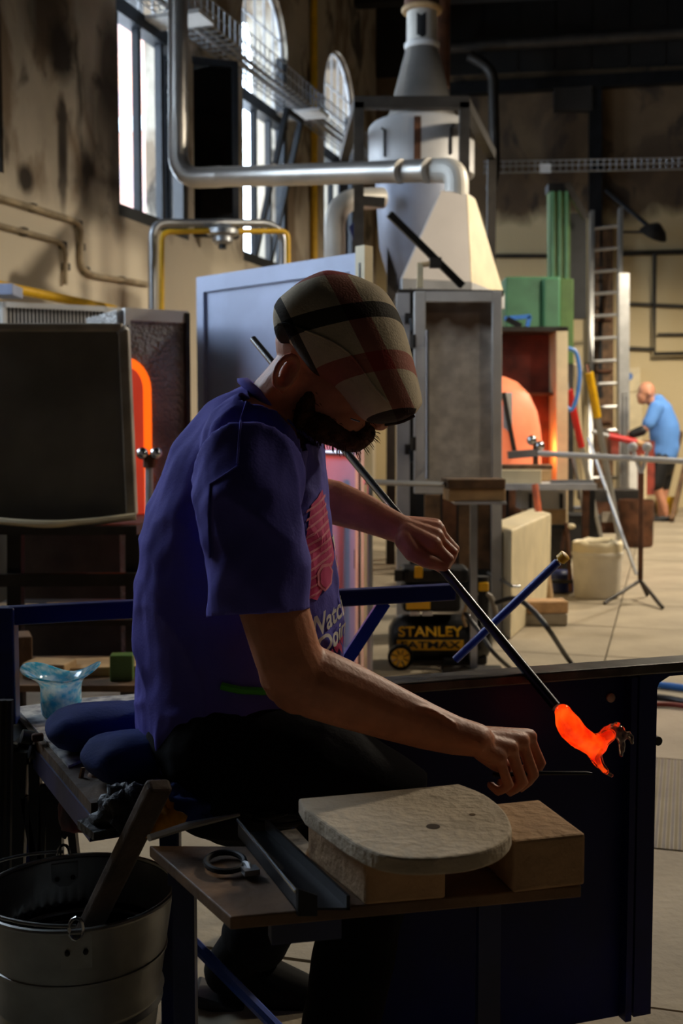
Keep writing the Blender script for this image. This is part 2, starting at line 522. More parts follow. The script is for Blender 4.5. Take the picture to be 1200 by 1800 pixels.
# casement swung inwards at the second window in view, and a tilted one at the third
def sash(pts, parent, pane, nm='casement'):
    b = MB()
    for i in range(4):
        b.bar(pts[i], pts[(i + 1) % 4], .055, .05, up=(Vector(pts[1]) - Vector(pts[0])).cross(Vector(pts[3]) - Vector(pts[0])).normalized(), ext=.02)
    o = b.build(nm, m_frame, parent)
    n = (Vector(pts[1]) - Vector(pts[0])).cross(Vector(pts[3]) - Vector(pts[0])).normalized()
    MB().prism(pts, n * .006).build('pane', pane, o)
q0 = wp(10.24, SILL + .08, -.22); q1 = wp(10.62, SILL + .08, .30)
sash([q0, q1, q1 + Vector((0, 0, 1.52)), q0 + Vector((0, 0, 1.52))], wins[1], m_dpane)
b0 = wp(11.90, SILL + .08, GD); b1 = wp(12.30, SILL + .08, GD)
t0 = wp(11.90, TRANS - .08, GD + .36); t1 = wp(12.30, TRANS - .08, GD + .36)
sash([b0, b1, t1, t0], wins[2], m_pane)

# back, right and camera-side walls, ceiling
bdir = Vector((math.cos(R(-8)), math.sin(R(-8)), 0)); bn = Vector((-math.sin(R(8)), -math.cos(R(8)), 0))
BP = Vector((0.6, 15.9, 0))
def bp(u, z, d=0.0):
    """back wall: u metres to the right of its corner, z height, d in front"""
    return BP + bdir * u + Vector((0, 0, z)) + bn * d
def onback(px, py, d=0.0):
    return onplane(px, py, BP + bn * d, bn)
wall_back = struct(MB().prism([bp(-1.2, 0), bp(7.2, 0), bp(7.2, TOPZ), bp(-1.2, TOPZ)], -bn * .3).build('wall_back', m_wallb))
shade_boards = struct(MB().prism([bp(-.6, 5.85, .0), bp(7.1, 5.85, .0), bp(7.1, TOPZ, .0), bp(-.6, TOPZ, .0)], bn * .02).build('shade_boards_1', m_ceil))  # dark boards added to blacken the unlit top of the back wall
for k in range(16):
    MB().prism([bp(-.6 + .48 * k, 5.82, .02), bp(-.14 + .48 * k, 5.82, .02), bp(-.14 + .48 * k, TOPZ - .01, .02), bp(-.6 + .48 * k, TOPZ - .01, .02)], bn * .025).build('board', m_ceil, shade_boards)
struct(MB().box((7.6, 6.0, 3.4), (.3, 19.6, 6.8)).build('wall_right', m_walld))
struct(MB().box((1.0, -3.6, 3.4), (13.6, .3, 6.8)).build('wall_front', m_walld))
ceiling = struct(MB().box((1.0, 6.3, 6.95), (15.0, 20.6, .3)).build('ceiling', m_ceil))
for k in range(6):
    y = -1.0 + 3.2 * k
    MB().bar((X0 + SL * y, y, 6.62), (7.4, y - 1.0, 6.62), .2, .34).build('ceiling_beam', m_ceil, ceiling)

# narrow strip of a brick house across the yard, seen through the open window
m_ext = M('pinkish brickwork', S(196, 140, 116), 0.9, 0, 0.3, 3, 0.3, 20, col2=S(150, 128, 128))  # pinkish brick tone varied by noise
hs = thing('brick_house_strip', wp(19.7, 0, -5.8), 'narrow strip of pinkish brick house outside, seen through the open window', 'chimney')  # strip of a brick house, not a chimney
a0 = wp(19.2, 0, -5.2); a1 = wp(20.3, 0, -5.2)
MB().prism([a0, a1, a1 + Vector((0, 0, 8.6)), a0 + Vector((0, 0, 8.6))], -wn * 1.2).build('shaft', m_ext, hs)  # wall of the brick house strip
for z in (2.0, 4.2, 6.4, 8.4):
    MB().prism([wp(19.14, z, -5.12), wp(20.36, z, -5.12), wp(20.36, z + .25, -5.12), wp(19.14, z + .25, -5.12)], -wn * 1.36).build('stone_band', m_grey, hs)
# ================================================================ BACKGROUND, LEFT SIDE
def zc(y, Y): return CAM_H + (755 - y) / FPX * Y

# wire basket tray along the left wall
tr = thing('cable_tray', wp(11.0, 4.42, .2), 'galvanised wire basket cable tray running along the left wall past the windows', 'cable tray')
TY0, TY1, TZ, TZH, TD0, TD1 = 7.4, 14.6, 4.42, .20, .10, .42
for d, z in ((TD0, TZ), (TD0 + .08, TZ), (TD0 + .16, TZ), (TD0 + .24, TZ), (TD1, TZ), (TD1, TZ + .1), (TD1, TZ + TZH), (TD0, TZ + TZH)):
    MB().tube([wp(TY0, z, d), wp(TY1, z, d)], .006, 6).build('long_wire', m_steel, tr)
u0 = MB().tube([wp(TY0, TZ + TZH, TD0) , wp(TY0, TZ, TD0), wp(TY0, TZ, TD1), wp(TY0, TZ + TZH, TD1)], .006, 5).build('cross_wire', m_steel, tr)
for k in range(1, 66):
    clone_part(u0, tr, wdir * (.11 * k))
for y in (9.5, 12.3):
    MB().prism([wp(y, TZ - .05, .02), wp(y, TZ - .05, .5), wp(y, TZ - .015, .5), wp(y, TZ - .015, .02)], wdir * .28).build('bracket', m_white, tr)
MB().tube([wp(TY0, TZ + .03, TD0 + .12), wp(TY1, TZ + .03, TD0 + .12)], .025, 8).build('cable', m_grey, tr)
MB().tube([wp(TY0, TZ + .03, TD0 + .2), wp(TY1, TZ + .03, TD0 + .22)], .02, 8).build('cable', m_steel, tr)

# conduits clipped to the wall
def onwall(px, py, d=0.03): return onplane(px, py, wp(0, 0, d), wn)
def conduit(pts, r, label, m, nm='wall_conduit', d=.03, rr=.12, grp=None):
    path = bend([onwall(x, y, d) for x, y in pts], rr)
    t = thing(nm, path[len(path) // 2], label, 'conduit')
    MB().tube(path, r, 8).build('pipe', m, t, smooth=True)
    for (x, y) in pts[1:-1]:
        p = onwall(x, y, .02)
    for i in range(len(pts) - 1):
        q = (onwall(*pts[i], .015) + onwall(*pts[i + 1], .015)) / 2
        MB().box(q, (.05, .05, .05), math.atan2(-SL, 1)).build('clip', m_iron, t)
    return t
m_cond = M('limewashed conduit', S(190, 172, 142), 0.7, 0, 0.2, 8)
conduit([(-30, 338), (132, 388), (142, 400), (142, 468), (158, 483), (262, 500)], .022, 'limewashed conduit stepping down the left wall beside the window', m_cond)
conduit([(-30, 388), (104, 424), (115, 438), (115, 500)], .018, 'thinner limewashed conduit bending down below the stepped one', m_cond)
# yellow gas pipe along the wall
yp = MB().tube(bend([at(-40, 494, 6.6), at(186, 541, 7.7), at(208, 546, 7.75), at(208, 600, 7.75)], .07), .03, 10)
tag(yp.build('gas_pipe', m_yellow, smooth=True), 'yellow gas pipe on the wall above the white grille cabinet', 'pipe')
# gas line with regulator in front of the window
Yg = 7.6
gp = MB().tube(bend([at(268, 700, Yg), at(268, 392, Yg), at(470, 392, Yg + .5), at(497, 408, Yg + .55), at(497, 700, Yg + .55)], .10), .028, 10)
gt = thing('water_pipe', at(268, 700, Yg), 'grey steel pipe arching over the yellow gas line', 'pipe')
gp.build('pipe', m_steel, gt, smooth=True)
gy = thing('gas_line', at(284, 700, Yg - .05), 'yellow gas line with a grey regulator under the arched pipe', 'pipe')
MB().tube(bend([at(284, 700, Yg - .05), at(284, 408, Yg - .05), at(372, 406, Yg + .15)], .06), .018, 10).build('pipe', m_yellow, gy, smooth=True)
MB().tube(bend([at(412, 407, Yg + .3), at(506, 406, Yg + .5), at(507, 700, Yg + .5)], .06), .018, 10).build('pipe', m_yellow, gy, smooth=True)
reg = MB().lathe([(.05, -.07), (.07, -.05), (.07, -.02), (.11, 0), (.11, .03), (.06, .06), (.03, .07)], at(391, 412, Yg + .2), 18)
rg = reg.build('regulator', m_steel, gy, smooth=True)
MB().tube([at(372, 408, Yg + .15), at(412, 408, Yg + .3)], .03, 10).build('coupling', m_dark, gy)
MB().tube([at(391, 424, Yg + .2), at(391, 438, Yg + .2)], .028, 10).build('cap', m_dark, gy)
# yellow pipe rising up the wall between the windows
tag(MB().tube([wp(13.35, 2.6, .05), wp(13.35, 6.3, .05)], .04, 8).build('riser_pipe', m_yellow), 'tall yellow riser pipe against the wall between two arched windows', 'pipe')

# white ventilated cabinet at the left edge
Yk = 6.2
kb = thing('grille_cabinet', at(90, 900, Yk), 'white kiln cabinet with a long ventilation grille behind the dark screen', 'cabinet')
a = at(-120, 522, Yk); c = at(212, 545, Yk + .45)
zt = zc(528, Yk); dv = (Vector((c.x, c.y, 0)) - Vector((a.x, a.y, 0))); dn = Vector((dv.y, -dv.x, 0)).normalized()
def kp(u, z, d=0): return Vector((a.x, a.y, 0)) + dv * u + Vector((0, 0, z)) + dn * d
MB().prism([kp(0, 0), kp(1, 0), kp(1, zt), kp(0, zt)], -dn * .7).build('body', m_white, kb)
fr = MB()
for z0, z1 in ((zt - .03, zt), (zt - .16, zt - .13)):
    fr.prism([kp(.35, z0), kp(.92, z0), kp(.92, z1), kp(.35, z1)], dn * .03)
for u0_, u1_ in ((.35, .37), (.90, .92)):
    fr.prism([kp(u0_, zt - .16), kp(u1_, zt - .16), kp(u1_, zt), kp(u0_, zt)], dn * .03)
fr.build('grille_frame', m_white, kb)
MB().prism([kp(.37, zt - .13), kp(.9, zt - .13), kp(.9, zt - .03), kp(.37, zt - .03)], dn * .004).build('grille_back', m_dark, kb)
for k in range(26):
    u = .375 + .02 * k
    MB().prism([kp(u, zt - .13), kp(u + .006, zt - .13), kp(u + .006, zt - .03), kp(u, zt - .03)], dn * .012).build('slat', m_white, kb)
tag(MB().box(at(12, 512, Yk), (.12, .2, .06)).build('box', m_lilac, bevel=.005), 'small pale blue box on top of the white grille cabinet', 'box')

# furnace with the glowing arched mouth
m_perf = M('perforated heat shield', S(165, 163, 160), 0.5, 0.4, 0.2, 5)
_v = node(m_perf, 'ShaderNodeTexVoronoi'); _v.inputs['Scale'].default_value = 60
_t = node(m_perf, 'ShaderNodeTexCoord'); link(m_perf, _t.outputs['Object'], _v.inputs['Vector'])
_b = node(m_perf, 'ShaderNodeBump'); _b.inputs['Distance'].default_value = .01; link(m_perf, _v.outputs['Distance'], _b.inputs['Height'])
link(m_perf, _b.outputs['Normal'], m_perf.node_tree.nodes['Principled BSDF'].inputs['Normal'])
m_glow = M('white hot furnace gap', (1.0, 0.16, 0.01), 0.6, emit=1.5, ecol=(1.0, 0.13, 0.005))
m_plug = M('red hot furnace plug', (0.8, 0.12, 0.05), 0.7, emit=0.42, ecol=(1.0, 0.07, 0.03))
Yf = 5.0
fu = thing('glory_hole_furnace', at(150, 1175, Yf), 'furnace with a glowing orange arched mouth behind the dark screen', 'furnace')
A = at(60, 545, Yf); Bq = at(333, 557, Yf + .36)
fv = Vector((Bq.x - A.x, Bq.y - A.y, 0)); fn = Vector((fv.y, -fv.x, 0)).normalized(); fvn = fv.normalized()
ftop = zc(548, Yf + .2)
def fp(px, z, d=0):
    q = onplane(px, 700, Vector((A.x, A.y, 0)) + fn * d, fn); return Vector((q.x, q.y, z))
MB().prism([fp(207, 0), fp(333, 0), fp(333, ftop), fp(207, ftop)], -fn * .45).build('body', m_perf, fu)
MB().prism([fp(20, 0), fp(207, 0), fp(207, 1.18), fp(20, 1.18)], -fn * .45).build('base_block', m_iron, fu)
MB().prism([fp(222, ftop - .045, .02), fp(333, ftop - .045, .02), fp(333, ftop + .01, .02), fp(222, ftop + .01, .02)], -fn * .05).build('top_rail', m_white, fu)
MB().prism([fp(222, 1.42, .025), fp(231, 1.42, .025), fp(231, ftop, .025), fp(222, ftop, .025)], -fn * .04).build('edge_strip', m_white, fu)
MB().prism([fp(328, .2, .03), fp(335, .2, .03), fp(335, ftop, .03), fp(328, ftop, .03)], -fn * .06).build('corner_post', m_iron, fu)
# arch
ac = fp(222, 0, .012); aw = (fp(266, 0, .012) - ac).length
az = zc(640, Yf + .15) - aw
def archpoly(w, z0, d, top):
    p = [ac + fvn * w + Vector((0, 0, z0)) + fn * d]
    for k in range(17):
        an = math.pi * k / 16
        p.append(ac + fvn * (w * math.cos(an)) + Vector((0, 0, az + (top) * math.sin(an))) + fn * d)
    p.append(ac - fvn * w + Vector((0, 0, z0)) + fn * d)
    return p
z0 = zc(905, Yf + .15)
po = archpoly(aw, z0, 0, aw * 1.25); pi_ = archpoly(aw * .60, z0, 0, aw * .9)
b = MB(); n = len(po)
b.add(po + pi_, [(i, i + 1, n + i + 1, n + i) for i in range(n - 1)])
off = [p - fn * .02 for p in po + pi_]
b.add(off, [(n + i, n + i + 1, i + 1, i) for i in range(n - 1)])
b.build('glowing_gap', m_glow, fu)
MB().prism(archpoly(aw * .58, z0, .03, aw * .86), -fn * .05).build('mouth_plug', m_plug, fu)
MB().prism([fp(226, z0 - .03, .14), fp(290, z0 - .03, .14), fp(290, z0, .14), fp(226, z0, .14)], -fn * .14).build('sill_plate', m_rust, fu)
MB().prism([fp(226, .2, .10), fp(290, .2, .10), fp(290, .26, .10), fp(226, .26, .10)], -fn * .1).build('lower_plate', m_rust, fu)
lamp('furnace_glow', 'AREA', fp(240, 1.0, .08), at(640, 1000, 4.8), 4.5, (1.0, 0.08, 0.03), .16, R(110))

# roller stand in front of the furnace
Yr = 4.45
rs = thing('roller_stand', onz(262, 755 + 2100 / Yr, 0), 'thin upright stand with two ball rollers before the furnace mouth', 'stand')
MB().tube([at(262, 755 + 2100 / Yr, Yr), at(262, 822, Yr)], .016, 8).build('post', m_grey, rs)
MB().tube([at(262, 822, Yr), at(262, 800, Yr)], .024, 8).build('collar', m_rust, rs)
for dx in (-1, 1):
    MB().tube([at(262, 806, Yr), at(262 + dx * 12, 792, Yr)], .010, 6).build('arm', m_dark, rs)
    MB().ell(at(262 + dx * 12, 797, Yr - .02), (.024, .024, .024)).build('ball_roller', m_silver, rs, smooth=True)
for dx in (-12, 34):
    MB().tube([at(262, 755 + 1700 / Yr, Yr), onz(262 + dx, 755 + 2080 / Yr, .012)], .012, 6).build('foot', m_iron, rs)

# dark heat screen on a table at the left edge
Ys = 4.0
hsn = thing('heat_screen', at(110, 925, Ys), 'dark grey framed heat screen standing on the table by the furnace', 'screen')
m_screen = M('dull grey sheet', S(120, 116, 106), 0.55, 0.1, 0.2, 3)
m_sframe = M('dusty grey frame', S(168, 158, 142), 0.55, 0.1, 0.2, 8)
MB().prism([at(-60, 572, Ys), at(226, 572, Ys), at(238, 915, Ys), at(-60, 915, Ys)], (0, .02, 0)).build('panel', m_screen, hsn)
MB().bar(at(-60, 576, Ys), at(216, 576, Ys), .05, .028, up=(0, 0, 1)).build('top_bar', m_sframe, hsn, bevel=.006)
MB().bar(at(218, 580, Ys), at(232, 905, Ys), .036, .05, up=(0, 1, 0)).build('side_bar', m_sframe, hsn, bevel=.006)
MB().tube(spline([at(-60, 905, Ys - .05), at(0, 916, Ys - .08), at(80, 921, Ys - .1), at(150, 918, Ys - .08), at(238, 908, Ys - .05)]), .013, 8).build('bottom_lip', m_cream, hsn, smooth=True)
MB().ell(at(216, 582, Ys), (.022, .026, .022)).build('corner_cap', m_grey, hsn, smooth=True)
# its table
tb = thing('steel_table', onz(100, 755 + 2100 / Ys, 0), 'dark steel table with shelves under the heat screen', 'table')
for px in (-40, 28, 235):
    MB().bar(at(px, 755 + 2100 / (Ys + .05), Ys + .05), at(px, 925, Ys + .05), .05, .05).build('leg', m_iron, tb)
ztop = zc(925, Ys)
MB().prism([at(-80, 925, Ys - .1), at(240, 925, Ys - .1), at(240, 925, Ys - .1) + Vector((0, .5, 0)), at(-80, 925, Ys - .1) + Vector((0, .5, 0))], (0, 0, -.03)).build('top', m_iron, tb)
MB().bar(at(-60, 1020, Ys), at(240, 1018, Ys), .03, .045).build('cross_rail', m_iron, tb)
p = at(-60, 1090, Ys - .05); q = at(240, 1090, Ys - .05)
MB().prism([p, q, q + Vector((0, .5, 0)), p + Vector((0, .5, 0))], (0, 0, -.02)).build('shelf', m_iron, tb)
zs = p.z
for k, (px, w, h, lab) in enumerate(((165, .34, .035, 'long pale timber board lying on the shelf behind the bench'), (5, .24, .03, 'short pale timber board lying left on the shelf behind the bench'))):
    c = at(px, 1120, Ys + .1); c.z = zs + h / 2 + .001
    tag(MB().box(c, (w, .1, h), R(8 - 16 * k)).build('timber_board', m_plank, bevel=.003), lab, 'board')
p = at(-60, 1205, Ys - .6); q = at(245, 1205, Ys - .6)
lw = thing('low_shelf', Vector((-.8, 3.6, 0)), 'low dusty shelf with timber offcuts behind the bench frame', 'shelf')
MB().prism([p, q, q + Vector((0, .45, 0)), p + Vector((0, .45, 0))], (0, 0, -.02)).build('shelf_board', m_wood, lw)
for u in (.08, .92):
    for d in (.04, .41):
        c = p.lerp(q, u) + Vector((0, d, 0)); MB().bar((c.x, c.y, 0), (c.x, c.y, p.z - .02), .04, .04).build('leg', m_iron, lw)
zl = p.z
for k, (px, dy, sx, sy, sz, rz, m, lab) in enumerate((
        (185, .20, .26, .16, .03, 12, m_plank, 'wide pale offcut lying on the low shelf near the worker'),
        (88, .12, .14, .1, .05, -10, m_plank, 'stubby timber offcut standing behind the blue vase'),
        (22, .25, .12, .12, .11, 20, m_wood, 'brown wooden block on the low shelf at the left'),
        (215, .08, .07, .06, .08, 5, m_green2, 'green tin beside the offcuts on the low shelf'))):
    c = at(px, 1195, Ys - .6 + dy); c.z = zl + sz / 2 + .001
    tag(MB().box(c, (sx, sy, sz), R(rz)).build('timber_offcut' if k < 3 else 'green_tin', m, bevel=.004), lab, 'offcut' if k < 3 else 'tin')

# pale blue furnace door standing ajar
dr = thing('furnace_door', at(560, 1190, 5.0), 'pale blue grey steel furnace door standing ajar, glowing red low down', 'door')
D0 = Vector((at(350, 492, 5.63).x, 5.63, 0)); D1 = Vector((at(655, 450, 4.80).x, 4.80, 0))
dd = D1 - D0; dN = Vector((dd.y, -dd.x, 0)).normalized()
if dN.y > 0: dN = -dN
DH = 1.79
def dp(u, z, d=0): return D0 + dd * u + Vector((0, 0, z)) + dN * d
MB().prism([dp(0, .03), dp(.96, .03), dp(.96, DH), dp(0, DH)], -dN * .05).build('panel', m_lilac, dr)
fb = MB()
for u0_, u1_, z0_, z1_ in ((0, .045, .03, DH), (.9, .945, .03, DH), (.045, .9, DH - .075, DH), (.045, .9, .03, .1)):
    fb.prism([dp(u0_, z0_), dp(u1_, z0_), dp(u1_, z1_), dp(u0_, z1_)], dN * .018)
fb.build('raised_border', m_lilac, dr)
MB().prism([dp(.955, .02), dp(1.0, .02), dp(1.0, DH + .02), dp(.955, DH + .02)], dN * .05).build('edge_post', m_cream, dr)
MB().prism([dp(.974, .05, .051), dp(.980, .05, .051), dp(.980, DH - .05, .051), dp(.974, DH - .05, .051)], dN * .002).build('slot', m_dark, dr)
for z in (.5, 1.2):
    MB().tube([dp(.952, z - .04, .03), dp(.952, z + .04, .03)], .016, 8).build('hinge', m_iron, dr)
MB().tube([dp(.55, .95, .02), dp(.9, .95, .02)], .012, 8).build('cross_bar', m_steel, dr)
MB().bar(dp(.80, .03, .06), dp(.80, .85, .06), .03, .03).build('stay_bar', m_iron, dr)
# ================================================================ BACKGROUND, MIDDLE AND RIGHT
# silo with conical roof
Yz = 9.0
sx = at(738, 700, Yz)
def zz(y): return zc(y, Yz)
def rr(n): return n * Yz / FPX
C0 = Vector((sx.x, Yz, 0))
si = thing('silo', C0, 'tall round white silo with a conical roof behind the extraction hood', 'silo')
m_silo = M('silo white paint', S(205, 204, 204), 0.5, 0.1, 0.08, 3)
m_silo2 = M('silo grey cone paint', S(150, 158, 178), 0.45, 0.15, 0.1, 3)
MB().lathe([(rr(88), zz(322)), (rr(91), zz(320)), (rr(91), zz(240)), (rr(86), zz(234)), (rr(60), zz(231))], C0, 40).build('drum', m_silo, si, smooth=True)
MB().lathe([(rr(14), zz(700)), (rr(16), zz(640)), (rr(50), zz(520)), (rr(72), zz(440)), (rr(79), zz(330)), (rr(79), zz(321))], C0, 40).build('hopper', m_silo2, si, smooth=True)
MB().lathe([(rr(61), zz(231)), (rr(61), zz(222)), (rr(56), zz(215)), (rr(27), zz(104))], C0, 40).build('cone_roof', m_duct, si, smooth=True)
MB().lathe([(rr(29), zz(106)), (rr(30), zz(103)), (rr(30), zz(98)), (rr(28), zz(96))], C0, 32).build('collar', m_white, si, smooth=True)
MB().lathe([(rr(26), zz(97)), (rr(26), zz(44))], C0, 32).build('neck', m_ductw, si, smooth=True)
MB().lathe([(rr(33), zz(45)), (rr(35), zz(42)), (rr(35), zz(39)), (rr(33), zz(37))], C0, 32).build('flange', m_plank, si, smooth=True)
MB().lathe([(rr(30), zz(38)), (rr(30), zz(-60)), (rr(30), 6.78)], C0, 32).build('chimney', m_rust, si, smooth=True)
for an in (R(-135), R(-62)):
    e = Vector((math.cos(an), math.sin(an), 0))
    q = C0 + e * rr(93)
    MB().tube([q + e * -.01 + Vector((0, 0, zz(300))), q + Vector((0, 0, zz(300))), q + Vector((0, 0, zz(258))), q + e * .03 + Vector((0, 0, zz(256)))], .01, 6).build('handle', m_iron, si)
e = Vector((math.cos(R(-98)), math.sin(R(-98)), 0))
MB().bar(C0 + e * rr(91) + Vector((0, 0, zz(318))), C0 + e * rr(91) + Vector((0, 0, zz(242))), .05, .012, up=(0, 1, 0)).build('seam_strip', m_rust, si)
for k in range(3):
    an = R(90 + 120 * k); e = Vector((math.cos(an), math.sin(an), 0)) * rr(60)
    MB().bar(C0 + e, C0 + e + Vector((0, 0, zz(430))), .07, .07).build('leg', m_iron, si)
tag(MB().lathe([(.10, 3.9), (.10, 6.78)], (at(770, 0, 9.75).x, 9.75, 0), 20).build('flue_pipe', m_rust, smooth=True), 'rust brown flue pipe rising behind the silo neck', 'pipe')
an0 = R(-96)
sp_ = [[C0 + Vector((math.cos(an0 + d * .30) * rr(26.5), math.sin(an0 + d * .30) * rr(26.5), zz(y) + .012 * math.sin(d * 3 + y))) for d in (-1, -.5, 0, .5, 1)] for y in (92, 80, 68, 55)]
b = MB(); b.v = [p for r_ in sp_ for p in r_]; b.f = [(i * 5 + j, i * 5 + j + 1, i * 5 + j + 6, i * 5 + j + 5) for i in range(3) for j in range(4)]
b.build('soot_patch', m_black, si, fix=False)
# steel frame round the silo
sf = thing('support_gantry', (C0.x, 8.2, 0), 'grey angle-iron gantry standing round the silo', 'gantry')
for px, Y in ((630, 8.1), (812, 8.1), (860, 9.6), (604, 9.7)):
    zt_ = zc(196, 8.1)
    q = at(px, 700, Y)
    MB().bar((q.x, Y, 0), (q.x, Y, zt_), .07, .07).build('post', m_iron, sf)
zt_ = zc(196, 8.1); P = lambda px, Y: Vector((at(px, 700, Y).x, Y, zt_))
for (a_, b_) in (((622, 8.1), (820, 8.1)), ((812, 8.1), (860, 9.6)), ((630, 8.1), (604, 9.7))):
    MB().bar(P(*a_), P(*b_), .07, .08).build('top_beam', m_iron, sf)
MB().bar(at(625, 352, 8.1), at(676, 356, 8.1), .06, .06).build('side_arm', m_iron, sf)

# long silver duct: riser, elbow, horizontal run, elbow down to the hood
dk = thing('exhaust_duct', at(820, 340, 7.0), 'long silver exhaust duct running across to the hood', 'duct')
Ya, Yb = 8.5, 7.05
pv = [at(313, -70, Ya), at(313, 200, Ya)]
MB().tube(pv, .072, 20).build('riser', m_duct, dk, smooth=True)
el = bend([at(313, 200, Ya), at(313, 314, Ya), at(390, 311, 8.28)], .34, 7)
MB().tube(el, .074, 20).build('elbow', m_duct, dk, smooth=True, angle=8)
MB().tube([at(388, 311, 8.28), at(560, 306, 7.7), at(752, 300, Yb + .12)], .071, 20).build('run', m_duct, dk, smooth=True)
MB().tube(bend([at(750, 300, Yb + .13), at(802, 299, Yb), at(802, 346, Yb)], .17, 7), .075, 20).build('elbow', m_ductw, dk, smooth=True, angle=12)
for t_, Yq in ((478, 7.98), (700, 7.25), (748, 7.12)):
    q = at(t_, 311 - (t_ - 388) * .0302, Yq); q2 = at(t_ + 5, 311 - (t_ + 5 - 388) * .0302, Yq - .015)
    MB().tube([q, q2], .076, 20).build('joint_ring', m_duct, dk, smooth=True)
for yy_ in (160, 205):
    MB().tube([at(313, yy_, Ya), at(313, yy_ + 4, Ya)], .077, 20).build('joint_ring', m_duct, dk, smooth=True)

# curved white pipe left of the silo
ep = thing('curved_duct', at(588, 700, 8.4), 'fat pale duct curving over beside the silo', 'duct')
MB().tube(bend([at(588, 700, 8.4), at(588, 352, 8.4), at(672, 348, 8.6)], .26, 8), .078, 18).build('pipe', m_ductw, ep, smooth=True)
MB().tube([at(588, 700, 8.4), Vector((at(588, 700, 8.4).x, 8.4, 0))], .078, 18).build('lower_pipe', m_ductw, ep, smooth=True)
tag(MB().prism([at(613, 400, 8.45), at(628, 380, 8.45), at(648, 470, 8.45), at(642, 480, 8.45)], (0, .05, 0)).build('blue_chute', m_blue), 'dark blue sheet chute under the curved duct', 'chute')

# extraction hood: four plates on a round spout
hd = thing('extraction_hood', at(800, 505, 7.2), 'pale pyramid-shaped extraction hood under the silver duct', 'hood')
A_ = at(706, 492, 6.7); B_ = at(826, 504, 6.85); C_ = at(884, 508, 7.5)
A_.z = B_.z = C_.z = zc(500, 6.85); D_ = A_ + C_ - B_
tz = zc(345, Yb); tc_ = at(804, 345, Yb)
e1 = (B_ - A_).normalized(); e2 = (C_ - B_).normalized()
T_ = [tc_ + e1 * (sx_ * .085) + e2 * (sy_ * .085) for sx_, sy_ in ((-1, -1), (1, -1), (1, 1), (-1, 1))]
B4 = [A_, B_, C_, D_]
mh1 = M('hood sheet', S(206, 198, 192), 0.5, 0.1, 0.05, 3)
mh_warm_lit = m_cream  # warm light on the right plate is put into its colour
for k in range(4):
    a_, b_ = B4[k], B4[(k + 1) % 4]; c_, d_ = T_[(k + 1) % 4], T_[k]
    nn = (b_ - a_).cross(d_ - a_).normalized() * .008
    MB().prism([a_, b_, c_, d_], nn).build('hood_plate', mh_warm_lit if k == 1 else mh1, hd)
MB().prism([T_[0], T_[1], T_[2], T_[3]], (0, 0, .012)).build('top_plate', mh1, hd)
skirt = MB()
for k in range(4):
    a_, b_ = B4[k], B4[(k + 1) % 4]
    MB().prism([a_, b_, b_ - Vector((0, 0, .09)), a_ - Vector((0, 0, .09))], (b_ - a_).cross(Vector((0, 0, 1))).normalized() * .01).build('skirt_plate', m_grey, hd)
for k in (0, 3):
    MB().bar(B4[k] + (B4[k - 2] - B4[k]) * .04 - Vector((0, 0, .05)), Vector((B4[k].x, B4[k].y, 0)) + (B4[k - 2] - B4[k]) * .04, .05, .05).build('leg', m_iron, hd)

# furnace carcass behind the grey door
Yd = 5.7
fc = thing('furnace_casing', at(800, 1123, Yd), 'grey furnace casing with posts and latches behind the stained door', 'furnace')
zt_ = zc(516, Yd + .1)
for px in (708, 716):
    pass
MB().bar(at(708, 1120, Yd + .05), at(708, 516, Yd + .05), .065, .06).build('post', m_grey, fc)
MB().bar(at(724, 1120, Yd + .12), at(724, 516, Yd + .12), .05, .05).build('post', m_dark, fc)
MB().bar(at(872, 1110, Yd + .12), at(872, 520, Yd + .12), .05, .05).build('post', m_grey, fc)
MB().prism([at(700, 508, Yd + .1), at(885, 510, Yd + .1), at(885, 510, Yd + .1) + Vector((0, .6, 0)), at(700, 508, Yd + .1) + Vector((0, .6, 0))], (0, 0, -.03)).build('top_plate', m_iron, fc)
MB().prism([at(700, 516, Yd + .7), at(880, 516, Yd + .7), at(880, 1050, Yd + .7), at(700, 1050, Yd + .7)], (0, .04, 0)).build('back_plate', m_dark, fc)
for px, w in ((760, .08), (790, .07), (822, .09), (850, .06)):
    MB().prism([at(px - w * 170, 870, Yd + .15), at(px + w * 170, 870, Yd + .15), at(px + w * 170, 1000, Yd + .15), at(px - w * 170, 1000, Yd + .15)], (0, .04, 0)).build('timber_stud', m_wood if px != 790 else m_rust, fc)
for y in (560, 790):
    l_ = MB().box(at(722, y, Yd - .01), (.06, .05, .05)).build('latch', m_iron, fc)
    MB().tube([at(722, y, Yd - .04), at(724, y + 22, Yd - .05)], .012, 6).build('latch_handle', m_dark, l_)

# grey door with scorched panel
m_kdoor = M('kiln door paint', S(216, 214, 210), 0.5, 0.0, 0.1, 5)
m_scorch = M('scorched grey sheet', S(218, 212, 202), 0.6, 0.1, 0.15, 14, 0.15, 60, detail=8)
_g = node(m_scorch, 'ShaderNodeNewGeometry'); _s = node(m_scorch, 'ShaderNodeSeparateXYZ'); link(m_scorch, _g.outputs['Position'], _s.inputs[0])
_n = node(m_scorch, 'ShaderNodeTexNoise'); _n.inputs['Scale'].default_value = 5; link(m_scorch, _g.outputs['Position'], _n.inputs['Vector'])
_ad = node(m_scorch, 'ShaderNodeMath', operation='MULTIPLY_ADD'); link(m_scorch, _n.outputs['Fac'], _ad.inputs[0]); _ad.inputs[1].default_value = .35; link(m_scorch, _s.outputs['Z'], _ad.inputs[2])
_r = node(m_scorch, 'ShaderNodeValToRGB'); _e = _r.color_ramp.elements
_e[0].position = .0; _e[0].color = (0, 0, 0, 1); _e[1].position = 1; _e[1].color = (0, 0, 0, 1)
